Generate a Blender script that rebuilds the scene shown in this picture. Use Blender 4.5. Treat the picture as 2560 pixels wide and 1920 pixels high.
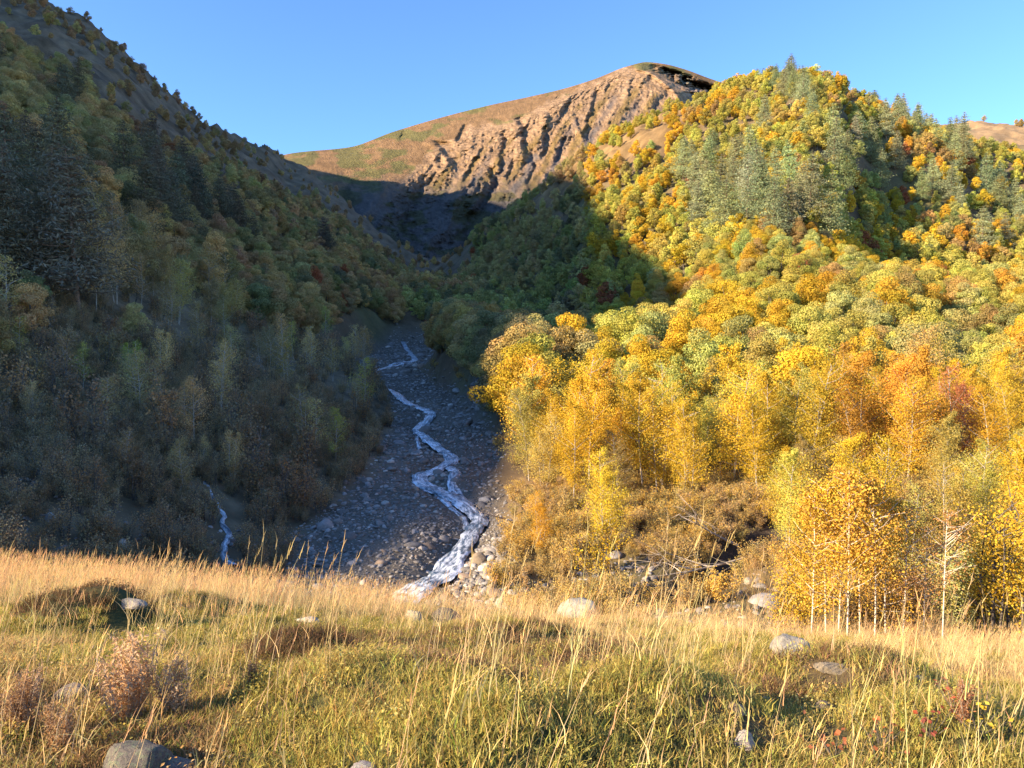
import bpy, math, random
import numpy as np
from mathutils import Vector

# ------------------------------------------------------------------ clear / camera / light
for o in list(bpy.data.objects):
    bpy.data.objects.remove(o)
SC = bpy.context.scene
COL = SC.collection
RNG = np.random.default_rng(7)
random.seed(7)

FOV = math.radians(70)
F = 512 / math.tan(FOV / 2)
PITCH = math.atan((384 - 350) / F)           # camera looks slightly down
cam_d = bpy.data.cameras.new('camera')
cam_d.sensor_fit = 'HORIZONTAL'
cam_d.angle = FOV
cam_d.clip_start = 0.05
cam_d.clip_end = 6000
cam = bpy.data.objects.new('camera', cam_d)
cam.rotation_euler = (math.pi / 2 - PITCH, 0, 0)
COL.objects.link(cam)
SC.camera = cam

SUN_AZ = math.radians(25)                     # travel direction: right, a little forward
SUN_EL = math.radians(23)
TE = math.tan(SUN_EL)
SX, SY = math.cos(SUN_AZ), math.sin(SUN_AZ)   # horizontal travel of the light
UX, UY = -SY, SX
wd = bpy.data.worlds.new('World')
SC.world = wd
wd.use_nodes = True
nt = wd.node_tree
nt.nodes.clear()
out = nt.nodes.new('ShaderNodeOutputWorld')
bg = nt.nodes.new('ShaderNodeBackground')
sky = nt.nodes.new('ShaderNodeTexSky')
sky.sky_type = 'NISHITA'
sky.sun_disc = False
sky.sun_elevation = SUN_EL
sky.sun_rotation = math.atan2(-SX, -SY)       # direction towards the sun, clockwise from +Y
sky.altitude = 1900
sky.air_density = 1.0
sky.dust_density = 0.0
sky.ozone_density = 6.6
bg.inputs['Strength'].default_value = 0.113
nt.links.new(sky.outputs[0], bg.inputs['Color'])
nt.links.new(bg.outputs[0], out.inputs['Surface'])

sun_d = bpy.data.lights.new('sun', 'SUN')
sun_d.energy = 4.4
sun_d.angle = math.radians(0.5)
sun_d.color = (1.0, 0.80, 0.56)
sun = bpy.data.objects.new('sun', sun_d)
sun.rotation_euler = Vector((SX * math.cos(SUN_EL), SY * math.cos(SUN_EL), -math.sin(SUN_EL))).to_track_quat('-Z', 'Y').to_euler()
sun.location = (-60, -30, 60)
COL.objects.link(sun)

SC.view_settings.view_transform = 'Standard'
SC.view_settings.look = 'None'
SC.view_settings.gamma = 1
SC.view_settings.exposure = 1.78
SC.render.engine = 'CYCLES'
SC.cycles.max_bounces = 5
SC.cycles.diffuse_bounces = 3
SC.cycles.glossy_bounces = 2
SC.cycles.transmission_bounces = 3
SC.cycles.transparent_max_bounces = 4
SC.cycles.caustics_reflective = False
SC.cycles.caustics_refractive = False

# ------------------------------------------------------------------ small maths
def ray(px, py):
    u = (px - 512) / F
    v = (384 - py) / F
    y = math.cos(PITCH) + v * math.sin(PITCH)
    z = v * math.cos(PITCH) - math.sin(PITCH)
    return u / y, z / y                       # x/D, z/D

def P(px, py, D):
    k, q = ray(px, py)
    return (k * D, D, q * D)

def KQ(lst):
    r = [ray(a, b) for a, b in lst]
    return np.array([a for a, b in r]), np.array([b for a, b in r])

def to_px(x, y, z):
    c, s = math.cos(PITCH), math.sin(PITCH)
    dep = y * c - z * s
    v = y * s + z * c
    return 512 + F * x / dep, 384 - F * v / dep

def hash2(ix, iy, seed):
    h = (ix.astype(np.int64) * 374761393 + iy.astype(np.int64) * 668265263 + seed * 1442695041) & 0xFFFFFFFF
    h = ((h ^ (h >> 13)) * 1274126177) & 0xFFFFFFFF
    h = h ^ (h >> 16)
    return (h & 0xFFFF) / 65535.0

def vnoise(x, y, seed=0):
    x = np.asarray(x, float); y = np.asarray(y, float)
    ix = np.floor(x).astype(np.int64); iy = np.floor(y).astype(np.int64)
    fx = x - ix; fy = y - iy
    fx = fx * fx * fx * (fx * (fx * 6 - 15) + 10); fy = fy * fy * fy * (fy * (fy * 6 - 15) + 10)
    a = hash2(ix, iy, seed); b = hash2(ix + 1, iy, seed)
    c = hash2(ix, iy + 1, seed); d = hash2(ix + 1, iy + 1, seed)
    return ((a + (b - a) * fx) * (1 - fy) + (c + (d - c) * fx) * fy) * 2 - 1

def fbm(x, y, oct=4, seed=0, gain=0.5):
    s = 0; a = 1; t = 0
    ca, sa = math.cos(0.6), math.sin(0.6)
    for i in range(oct):
        s = s + a * vnoise(x, y, seed + i * 17); t += a
        a *= gain
        x, y = (x * ca - y * sa) * 2.03 + 3.7, (x * sa + y * ca) * 2.03 - 1.3
    return s / t

def ridged(x, y, oct=3, seed=0):
    s = 0; a = 1; t = 0
    for i in range(oct):
        s = s + a * (1 - np.abs(vnoise(x, y, seed + i * 31)) * 2); t += a
        a *= 0.5; x = x * 2.1 + 5.1; y = y * 2.1 + 1.7
    return s / t

def sstep(a, b, x):
    t = np.clip((x - a) / (b - a), 0, 1)
    return t * t * (3 - 2 * t)

def pchip(xs, ys, x):
    xs = np.asarray(xs, float); ys = np.asarray(ys, float)
    h = np.diff(xs); d = np.diff(ys) / h
    m = np.zeros_like(ys)
    for i in range(1, len(xs) - 1):
        if d[i - 1] * d[i] > 0:
            w1 = 2 * h[i] + h[i - 1]; w2 = h[i] + 2 * h[i - 1]
            m[i] = (w1 + w2) / (w1 / d[i - 1] + w2 / d[i])
    m[0] = d[0]; m[-1] = d[-1]
    x = np.clip(x, xs[0], xs[-1])
    i = np.clip(np.searchsorted(xs, x) - 1, 0, len(xs) - 2)
    t = (x - xs[i]) / h[i]
    return ((2 * t**3 - 3 * t**2 + 1) * ys[i] + (t**3 - 2 * t**2 + t) * h[i] * m[i]
            + (-2 * t**3 + 3 * t**2) * ys[i + 1] + (t**3 - t**2) * h[i] * m[i + 1])

def smax(a, b, w):
    h = np.clip(0.5 + 0.5 * (a - b) / w, 0, 1)
    return b + (a - b) * h + w * h * (1 - h)

# ------------------------------------------------------------------ mesh helpers
def mesh_np(name, V, Q, mats, midx=None, attrs=None, smooth=False):
    """V (n,3); Q (m,4) or (m,3) index array."""
    V = np.asarray(V, np.float32); Q = np.asarray(Q, np.int32)
    n = Q.shape[1]
    me = bpy.data.meshes.new(name)
    me.vertices.add(len(V)); me.vertices.foreach_set('co', V.ravel())
    me.loops.add(Q.size); me.loops.foreach_set('vertex_index', Q.ravel())
    me.polygons.add(len(Q))
    me.polygons.foreach_set('loop_start', np.arange(0, Q.size, n, dtype=np.int32))
    me.polygons.foreach_set('loop_total', np.full(len(Q), n, np.int32))
    if midx is not None:
        me.polygons.foreach_set('material_index', np.asarray(midx, np.int32))
    me.polygons.foreach_set('use_smooth', np.full(len(Q), bool(smooth)))
    for m in (mats if isinstance(mats, (list, tuple)) else [mats]):
        me.materials.append(m)
    for k, (typ, dom, arr) in (attrs or {}).items():
        a = me.attributes.new(k, typ, dom)
        arr = np.asarray(arr, np.float32)
        if typ == 'FLOAT_COLOR':
            if arr.shape[1] == 3:
                arr = np.hstack([arr, np.ones((len(arr), 1), np.float32)])
            a.data.foreach_set('color', arr.ravel())
        elif typ == 'FLOAT_VECTOR':
            a.data.foreach_set('vector', arr.ravel())
        else:
            a.data.foreach_set('value', arr.ravel())
    me.update(calc_edges=True)
    return me

def link(name, me, parent=None):
    o = bpy.data.objects.new(name, me)
    COL.objects.link(o)
    if parent is not None:
        o.parent = parent
    return o

def tag(o, label=None, cat=None, group=None, kind=None):
    if label: o['label'] = label
    if cat: o['category'] = cat
    if group: o['group'] = group
    if kind: o['kind'] = kind
    return o

def grid_quads(nr, nc):
    a = np.arange(nr * nc).reshape(nr, nc)
    return np.stack([a[:-1, :-1], a[:-1, 1:], a[1:, 1:], a[1:, :-1]], -1).reshape(-1, 4)

# ------------------------------------------------------------------ materials
def new_mat(name):
    m = bpy.data.materials.new(name)
    m.use_nodes = True
    t = m.node_tree
    t.nodes.clear()
    return m, t, t.nodes.new('ShaderNodeOutputMaterial')

def N(t, typ, **kw):
    n = t.nodes.new(typ)
    for k, v in kw.items():
        if k in n.inputs.keys():
            n.inputs[k].default_value = v
        else:
            setattr(n, k, v)
    return n

def L(t, a, b):
    t.links.new(a, b)

def math_n(t, op, a, b=None):
    n = t.nodes.new('ShaderNodeMath'); n.operation = op
    for i, v in enumerate((a, b)):
        if v is None: continue
        if isinstance(v, (int, float)): n.inputs[i].default_value = v
        else: L(t, v, n.inputs[i])
    return n.outputs[0]

def mixc(t, fac, a, b, blend='MIX'):
    n = t.nodes.new('ShaderNodeMix'); n.data_type = 'RGBA'; n.blend_type = blend
    for sock, v in ((n.inputs[0], fac), (n.inputs[6], a), (n.inputs[7], b)):
        if isinstance(v, (int, float)): sock.default_value = v
        elif isinstance(v, tuple): sock.default_value = (*v[:3], 1)
        else: L(t, v, sock)
    return n.outputs[2]

def ramp(t, fac, stops):
    n = t.nodes.new('ShaderNodeValToRGB')
    e = n.color_ramp.elements
    while len(e) < len(stops): e.new(0.5)
    for i, (p, c) in enumerate(stops):
        e[i].position = p; e[i].color = (*c, 1)
    L(t, fac, n.inputs[0])
    return n.outputs[0]

def pos_noise(t, scale, detail=4, rough=0.55, vec=None):
    n = N(t, 'ShaderNodeTexNoise', Scale=scale, Detail=detail, Roughness=rough)
    if vec is None:
        g = t.nodes.new('ShaderNodeNewGeometry'); vec = g.outputs['Position']
    L(t, vec, n.inputs['Vector'])
    return n.outputs['Fac']

def leaf_material(name, transl=0.4, gloss=0.0, inst='INSTANCER'):
    m, t, o = new_mat(name)
    a = N(t, 'ShaderNodeAttribute', attribute_name='tint', attribute_type=inst)
    b = N(t, 'ShaderNodeAttribute', attribute_name='leaf', attribute_type='GEOMETRY')
    c = mixc(t, 1.0, a.outputs['Color'], b.outputs['Color'], 'MULTIPLY')
    d = N(t, 'ShaderNodeBsdfDiffuse'); L(t, c, d.inputs['Color'])
    tr = N(t, 'ShaderNodeBsdfTranslucent'); L(t, c, tr.inputs['Color'])
    mx = N(t, 'ShaderNodeMixShader'); mx.inputs[0].default_value = transl
    L(t, d.outputs[0], mx.inputs[1]); L(t, tr.outputs[0], mx.inputs[2])
    res = mx.outputs[0]
    if gloss > 0:
        gl = N(t, 'ShaderNodeBsdfGlossy', Roughness=0.45); gl.inputs['Color'].default_value = (1, 1, 1, 1)
        m2 = N(t, 'ShaderNodeMixShader'); m2.inputs[0].default_value = gloss
        L(t, res, m2.inputs[1]); L(t, gl.outputs[0], m2.inputs[2]); res = m2.outputs[0]
    L(t, res, o.inputs['Surface'])
    return m

def ground_material(name, base_attr='cover', scale=3.0, bump=0.4, dist=0.1, vary=0.35, rough=0.95, fine=None):
    m, t, o = new_mat(name)
    a = N(t, 'ShaderNodeAttribute', attribute_name=base_attr, attribute_type='GEOMETRY')
    n1 = pos_noise(t, scale, 6, 0.65)
    n2 = pos_noise(t, scale * 0.13, 4, 0.6)
    f = math_n(t, 'ADD', math_n(t, 'MULTIPLY', n1, 1.2), math_n(t, 'MULTIPLY', n2, 0.8))
    v = math_n(t, 'ADD', math_n(t, 'MULTIPLY', math_n(t, 'SUBTRACT', f, 1.0), vary * 2), 1.0)
    c = mixc(t, 1.0, a.outputs['Color'], v, 'MULTIPLY')
    p = N(t, 'ShaderNodeBsdfPrincipled', Roughness=rough)
    p.inputs['Specular IOR Level'].default_value = 0.15
    L(t, c, p.inputs['Base Color'])
    b = N(t, 'ShaderNodeBump', Strength=bump, Distance=dist)
    L(t, n1, b.inputs['Height']); L(t, b.outputs[0], p.inputs['Normal'])
    L(t, p.outputs[0], o.inputs['Surface'])
    return m

M_LEAF = leaf_material('leaves', 0.30)
M_NEEDLE = leaf_material('needles', 0.15)
M_GRASS = leaf_material('grass_blades', 0.38)
M_GROUND = ground_material('forest_floor', scale=1.2, bump=0.6, dist=0.3)
M_MEADOW = ground_material('turf', scale=6.0, bump=0.6, dist=0.05)
M_BED = ground_material('gravel', scale=5.0, bump=1.0, dist=0.12, vary=0.5)
M_MOUNT = ground_material('mountain_rock', scale=0.28, bump=1.0, dist=6.0, vary=0.5)

def bark_material(name, base, mark, scale, thr):
    m, t, o = new_mat(name)
    tc = t.nodes.new('ShaderNodeTexCoord')
    mp = N(t, 'ShaderNodeMapping'); mp.inputs['Scale'].default_value = (1, 1, 3.0)
    L(t, tc.outputs['Object'], mp.inputs['Vector'])
    n = pos_noise(t, scale, 4, 0.7, mp.outputs[0])
    c = ramp(t, n, [(thr - 0.08, mark), (thr + 0.05, base)])
    p = N(t, 'ShaderNodeBsdfPrincipled', Roughness=0.85); L(t, c, p.inputs['Base Color'])
    L(t, p.outputs[0], o.inputs['Surface'])
    return m
M_BIRCH = bark_material('birch_bark', (0.42, 0.37, 0.30), (0.06, 0.05, 0.045), 7.0, 0.42)
M_BARK = bark_material('grey_bark', (0.17, 0.14, 0.11), (0.06, 0.05, 0.04), 5.0, 0.5)
M_PBARK = bark_material('pine_bark', (0.23, 0.14, 0.085), (0.07, 0.05, 0.04), 4.0, 0.48)
M_DEAD = bark_material('bleached_wood', (0.48, 0.40, 0.31), (0.25, 0.2, 0.15), 5.0, 0.45)

def rock_material(name, c1, c2, lichen=None):
    m, t, o = new_mat(name)
    tc = t.nodes.new('ShaderNodeTexCoord')
    a = N(t, 'ShaderNodeAttribute', attribute_name='tint', attribute_type='INSTANCER')
    n = pos_noise(t, 3.0, 8, 0.7, tc.outputs['Object'])
    c = ramp(t, n, [(0.32, c1), (0.68, c2)])
    if lichen:
        n2 = pos_noise(t, 6.0, 6, 0.75, tc.outputs['Object'])
        f = ramp(t, n2, [(0.50, (0, 0, 0)), (0.56, (1, 1, 1))])
        c = mixc(t, f, c, lichen)
        n3 = pos_noise(t, 9.0, 5, 0.7, tc.outputs['Object'])
        f3 = ramp(t, n3, [(0.58, (0, 0, 0)), (0.62, (1, 1, 1))])
        c = mixc(t, f3, c, (0.035, 0.035, 0.035))
    c = mixc(t, 1.0, c, a.outputs['Color'], 'MULTIPLY')
    p = N(t, 'ShaderNodeBsdfPrincipled', Roughness=0.8); L(t, c, p.inputs['Base Color'])
    b = N(t, 'ShaderNodeBump', Strength=0.7, Distance=0.04)
    L(t, pos_noise(t, 9.0, 8, 0.7, tc.outputs['Object']), b.inputs['Height']); L(t, b.outputs[0], p.inputs['Normal'])
    L(t, p.outputs[0], o.inputs['Surface'])
    return m
M_STONE = rock_material('river_stone', (0.6, 0.6, 0.62), (1.15, 1.1, 1.05))
M_BOULDER = rock_material('pale_boulder', (0.22, 0.20, 0.165), (0.44, 0.40, 0.33))
M_LICHEN = rock_material('lichen_boulder', (0.20, 0.17, 0.16), (0.36, 0.31, 0.28), (0.34, 0.36, 0.25))

# ------------------------------------------------------------------ valley terrain as one height function
def zfloor(D):
    D = np.asarray(D, float)
    return -10.4 + 0.062 * (D - 32) + 0.085 * np.maximum(D - 185, 0) + 0.05 * np.maximum(D - 420, 0)

SKY_L = [(-400, -90), (-200, -60), (-60, -20), (0, -10), (42, 0), (60, 14), (88, 30), (120, 51), (148, 79), (171, 102), (199, 120),
         (231, 137), (259, 146), (278, 153), (285, 158), (315, 174), (343, 198), (380, 234), (417, 268), (440, 284), (466, 296)]
SKY_LD = [430, 420, 410, 405, 400, 395, 390, 400, 410, 420, 450, 500, 570, 640, 680, 640, 600, 550, 500, 460, 420]
kL, qL = KQ(SKY_L)
dL = np.array(SKY_LD, float)
zL = qL * dL
zfL = zfloor(dL) + 3
xL = np.maximum(-kL * dL - 30, 4)
mL = (zL - zfL) / xL
mL = np.clip(mL, 0.3, 1.3)

def zleft(k, D):
    dr = np.interp(k, kL, dL)
    m = np.interp(k, kL, mL)
    Dc = np.minimum(D, dr)
    x = -k * Dc - 30
    w = 5 + 0.02 * Dc
    soft = w * np.logaddexp(0, x / w)
    terr = 3.0 * sstep(6, 16, -k * Dc - 6)
    z = zfloor(Dc) + terr + m * soft
    z = z - 0.55 * np.maximum(D - dr, 0)
    # beyond the end of the left wall there is only valley floor
    z = np.where(k > kL[-1], zfloor(D), z)
    return z

RC = {
 440: [(14, 640), (20, 700), (28, 625), (32, 588), (60, 455), (92, 404), (104, 366), (122, 342), (180, 330), (300, 300), (400, 284), (520, 268), (700, 300)],
 475: [(14, 640), (20, 700), (28, 625), (32, 588), (58, 458), (72, 418), (85, 385), (105, 360), (140, 345), (200, 322), (300, 292), (400, 256), (470, 240), (700, 300)],
 509: [(14, 640), (20, 690), (27, 630), (33, 586), (38, 540), (45, 500), (55, 462), (65, 428), (80, 396), (100, 375), (130, 364), (180, 342), (250, 294), (330, 250), (410, 220), (470, 222), (700, 300)],
 555: [(14, 640), (20, 680), (26, 630), (32, 585), (38, 532), (45, 495), (60, 442), (75, 400), (92, 376), (110, 367), (135, 366), (170, 348), (230, 284), (310, 220), (390, 186), (470, 195), (700, 280)],
 600: [(14, 640), (19, 680), (25, 625), (31, 580), (38, 528), (45, 490), (60, 440), (75, 398), (90, 379), (105, 370), (130, 368), (155, 350), (200, 280), (260, 210), (330, 160), (370, 152), (470, 175), (700, 270)],
 655: [(14, 640), (18, 670), (24, 615), (31, 572), (40, 517), (48, 480), (60, 438), (75, 398), (92, 373), (110, 363), (140, 346), (170, 302), (210, 246), (260, 185), (320, 132), (350, 124), (450, 150), (700, 250)],
 710: [(14, 640), (17, 650), (23, 610), (31, 568), (40, 512), (55, 458), (75, 402), (95, 360), (120, 335), (150, 296), (200, 232), (260, 165), (320, 112), (342, 102), (430, 130), (700, 240)],
 760: [(14, 645), (18, 645), (24, 600), (31, 560), (42, 498), (57, 446), (76, 394), (98, 340), (125, 300), (155, 262), (200, 212), (260, 148), (315, 98), (335, 92), (420, 120), (700, 230)],
 805: [(14, 650), (20, 640), (30, 562), (45, 485), (60, 432), (80, 382), (110, 325), (150, 270), (200, 208), (260, 143), (312, 96), (335, 89), (420, 120), (700, 220)],
 845: [(14, 651), (20, 640), (30, 562), (45, 485), (60, 430), (80, 380), (110, 325), (150, 275), (200, 218), (260, 158), (320, 110), (345, 103), (430, 130), (600, 150), (700, 200)],
 890: [(14, 652), (20, 636), (30, 560), (45, 482), (60, 428), (80, 380), (110, 328), (150, 282), (200, 232), (260, 178), (330, 133), (355, 127), (450, 150), (600, 130), (640, 128), (700, 150)],
 940: [(13, 655), (20, 632), (30, 560), (45, 480), (60, 425), (80, 378), (110, 328), (150, 286), (200, 240), (260, 193), (330, 155), (360, 148), (450, 160), (600, 128), (630, 124), (700, 145)],
 1024: [(13, 657), (20, 628), (30, 558), (45, 478), (60, 422), (80, 375), (110, 328), (150, 290), (200, 248), (260, 208), (320, 178), (360, 168), (450, 170), (600, 130), (640, 126), (700, 145)],
 1300: [(13, 660), (20, 625), (30, 555), (45, 475), (60, 420), (80, 372), (110, 326), (150, 290), (200, 255), (260, 225), (320, 200), (360, 190), (450, 185), (600, 135), (640, 130), (700, 145)],
}
LD = np.linspace(math.log(14), math.log(700), 360)
DG = np.exp(LD)
_kc = []; _rows = []
for px, pts in RC.items():
    _kc.append((px - 512) / F)
    d = np.array([a for a, b in pts], float); q = np.array([ray(px, b)[1] for a, b in pts])
    _rows.append(pchip(1 / d[::-1], q[::-1], 1 / DG))
_kc = np.array(_kc); _rows = np.array(_rows)
KG = np.linspace(-1.5, 1.5, 761)
RQ = np.empty((len(KG), len(DG)))
for j in range(len(DG)):
    RQ[:, j] = np.interp(KG, _kc, _rows[:, j])
ker = np.exp(-0.5 * (np.arange(-12, 13) / 5.0) ** 2); ker /= ker.sum()
pad = np.pad(RQ, ((12, 12), (0, 0)), mode='edge')
RQ = sum(ker[i] * pad[i:i + len(KG)] for i in range(25))

STREAM = [(378, 610, 28), (384, 602, 29.3), (412, 588, 32), (444, 565, 34.8), (468, 532, 39.8), (477, 512, 43.7), (456, 495, 47.6), (435, 486, 50),
          (419, 472, 54), (435, 465, 56.5), (451, 456, 59.8), (444, 447, 63.6), (424, 433, 70.5), (417, 426, 74.6), (431, 412, 84),
          (405, 400, 95), (392, 391, 105), (374, 382, 117), (368, 374, 132), (384, 372, 146), (402, 369, 158), (414, 361, 166), (412, 354, 183), (405, 348, 200), (400, 342, 225)]
_sd = np.array([d for a, b, d in STREAM]); _sx = np.array([(a - 512) / F * d for a, b, d in STREAM])
# smooth path
_tt = np.linspace(0, len(STREAM) - 1, 700)
def _cat(a, t):
    i = np.clip(np.floor(t).astype(int), 0, len(a) - 2); f = t - i
    p0 = a[np.maximum(i - 1, 0)]; p1 = a[i]; p2 = a[i + 1]; p3 = a[np.minimum(i + 2, len(a) - 1)]
    return 0.5 * (2 * p1 + (p2 - p0) * f + (2 * p0 - 5 * p1 + 4 * p2 - p3) * f**2 + (3 * p1 - p0 - 3 * p2 + p3) * f**3)
SPX = _cat(_sx, _tt); SPY = _cat(_sd, _tt)
SPX = SPX[SPY < 212]; SPY = SPY[SPY < 212]

BED = [(24, 150, 470), (29, 230, 470), (32, 290, 455), (36, 310, 480), (44, 350, 490), (57, 384, 490), (81, 402, 472), (101, 392, 448), (120, 352, 425), (137, 346, 416), (160, 350, 424), (178, 366, 424), (195, 386, 424), (212, 398, 420), (240, 400, 414)]
_bd = np.array([b[0] for b in BED], float); _bl = np.array([(b[1] - 512) / F for b in BED]); _br = np.array([(b[2] - 512) / F for b in BED])

def bed_mask(k, D, soft=2.5):
    x = k * D
    xl = np.interp(D, _bd, _bl * _bd); xr = np.interp(D, _bd, _br * _bd)
    wob = fbm(x * 0.3, D * 0.3, 3, 5) * 1.2
    inside = np.minimum(x - xl + wob, xr - x + wob)          # metres inside the bed
    m = sstep(-soft * (1 + 2.2 * sstep(110, 200, D)), 0.3, inside)
    return m * sstep(226, 204, D)

def stream_dist(x, y):
    x = np.asarray(x, float); y = np.asarray(y, float)
    d = np.full(x.shape, 99.0)
    sel = (y > 20) & (y < 240) & (np.abs(x) < 60)
    if sel.any():
        xs = x[sel]; ys = y[sel]
        best = np.full(xs.shape, 1e9)
        for i in range(0, len(SPX), 2):
            np.minimum(best, (xs - SPX[i])**2 + (ys - SPY[i])**2, out=best)
        d[sel] = np.sqrt(best)
    return d

def zvalley(k, D):
    x = k * D
    zl = zleft(k, D)
    fi = (np.log(np.clip(D, 14, 700)) - LD[0]) / (LD[1] - LD[0]); i = np.clip(fi.astype(int), 0, len(LD) - 2); fj = fi - i
    fk = (np.clip(k, KG[0], KG[-1]) - KG[0]) / (KG[1] - KG[0]); a = np.clip(fk.astype(int), 0, len(KG) - 2); fa = fk - a
    q = (RQ[a, i] * (1 - fj) + RQ[a, i + 1] * fj) * (1 - fa) + (RQ[a + 1, i] * (1 - fj) + RQ[a + 1, i + 1] * fj) * fa
    zr = np.where(k < _kc[0] - 0.02, -999, q * D)
    t = sstep(_kc[0] - 0.05, _kc[0] + 0.02, k)
    zr2 = zfloor(D) - 3 + t * (np.maximum(q * D, zfloor(D) - 3) - (zfloor(D) - 3))
    z = smax(zl, zr2, 0.6 + 0.01 * D)
    # ravine on the near right bank
    a0 = np.array(P(648, 604, 26)); b0 = np.array(P(775, 522, 37))
    ab = (b0 - a0)[:2]; tt = np.clip(((x - a0[0]) * ab[0] + (D - a0[1]) * ab[1]) / (ab @ ab), 0, 1)
    dist = np.hypot(x - a0[0] - tt * ab[0], D - a0[1] - tt * ab[1])
    z = z - 1.9 * np.exp(-(dist / 1.2) ** 2) * (1 - 0.4 * tt)
    for (p0, p1, up, wu, dn, wd_) in (((838, 95, 325), (792, 255, 180), 9, 12, 15, 22), ((905, 318, 118), (880, 372, 84), 2.5, 5, 5.5, 8), ((718, 300, 138), (690, 335, 112), 2, 5, 3, 7), ((960, 140, 350), (915, 250, 195), 6, 12, 12, 20)):  # ribs with hollows beside them, added to the slope to throw shade bands
        a1 = np.array(P(*p0)); b1 = np.array(P(*p1)); d1 = (b1 - a1)[:2]; ln = np.hypot(*d1); d1 = d1 / ln
        al = ((x - a1[0]) * d1[0] + (D - a1[1]) * d1[1]) / ln
        pe = (x - a1[0]) * -d1[1] + (D - a1[1]) * d1[0]           # positive to the viewer's right
        w_ = sstep(0.02, 0.35, al) * sstep(1.25, 0.85, al)
        z = z + w_ * (up * np.exp(-(pe / wu) ** 2) - dn * np.exp(-((pe - wu - wd_ * 0.6) / wd_) ** 2) * (pe > -wu))
    amp = np.clip((D - 20) / 60, 0.15, 1)
    bm = bed_mask(k, D)
    n = fbm(x / 26, D / 26, 4, 11) * 2.4 * np.clip((D - 60) / 150, 0, 1.6) + fbm(x / 4.5, D / 4.5, 3, 23) * 0.45 * amp
    # gullies and ribs down the walls
    rib = ridged(x / 70 + 0.3 * D / 70, D / 45, 3, 41) * 5.0 * sstep(90, 260, D) * (1 - bm)
    crestfade = np.clip(np.abs(z - 0) / 60, 0.2, 1)
    z = z + (n + rib * crestfade * 0.8 + fbm(x / 8, D / 12, 3, 47) * 2.2 * sstep(200, 260, D)) * (1 - bm)
    zb = zfloor(D) + fbm(x * 0.5, D * 0.5, 3, 3) * 0.22 + fbm(x * 0.12, D * 0.12, 2, 8) * 0.35
    z = z * (1 - bm) + zb * bm
    sd = stream_dist(x, D)
    z = np.where(sd < 6, z - 0.55 * np.exp(-(sd / 1.3) ** 2) * sstep(250, 220, D), z)
    return z

_rk = [(-1.6, 22), (-0.7, 18.2), (-0.45, 17.2), (-0.15, 16), (0.12, 15.2), (0.38, 14.4), (0.67, 13.6), (1.6, 12)]
def rimD(k):
    return np.interp(k, [a for a, b in _rk], [b for a, b in _rk])

# hummocks of the meadow: (px, py, D, radius, height)
HUMPS = [(60, 632, 8.2, 0.55, 0.40), (118, 630, 8.3, 0.45, 0.36), (300, 672, 6.0, 0.55, 0.34), (590, 672, 7.2, 0.8, 0.30), (545, 640, 9.0, 0.7, 0.25), (330, 716, 4.4, 0.6, 0.2),
         (690, 735, 4.2, 0.55, 0.30), (820, 690, 5.4, 0.8, 0.30), (420, 700, 4.8, 1.0, 0.22), (560, 706, 4.3, 0.9, 0.2), (250, 640, 8.5, 0.8, 0.2), (760, 655, 8.0, 0.8, 0.22), (900, 700, 5.0, 0.7, 0.25), (480, 655, 8.5, 0.9, 0.22),
         (170, 610, 11, 0.9, 0.3), (640, 690, 5.6, .5, .2), (980, 730, 4.0, .6, .25), (470, 735, 3.6, 0.6, 0.22)]
_hump = [((a - 512) / F * d, d, r, h) for a, b, d, r, h in HUMPS] + [(-2.35, 1.55, 0.75, 0.80)]  # last hummock is unseen, added beside the camera to shade the foreground

def zmeadow0(x, y):
    s = 1.2 * np.logaddexp(0, (y - 2.2) / 1.2)
    back = -np.minimum(y, 0) * 0.02
    return -1.62 - 0.305 * s - 0.055 * x * sstep(-1, 6, y) + back

def zmeadow(x, y):
    z = zmeadow0(x, y) + fbm(x / 2.3, y / 2.3, 3, 77) * 0.10 + fbm(x / 0.7, y / 0.7, 2, 78) * 0.045
    for hx, hy, r, h in _hump:
        z = z + h * 1.0 * np.exp(-(((x - hx) / r) ** 2 + ((y - hy) / (r * 0.8)) ** 2))
    k = x / np.maximum(y, 3)
    rd = rimD(np.clip(k, -1.6, 1.6)) + fbm(x / 3, y * 0, 2, 9) * 0.5
    over = np.maximum(y - rd, 0)
    drop = np.where(k > 0.2, 0.55, 1.05)
    return z + over * 0.305 - over * drop - np.minimum(over, 1) * 0.1

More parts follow.
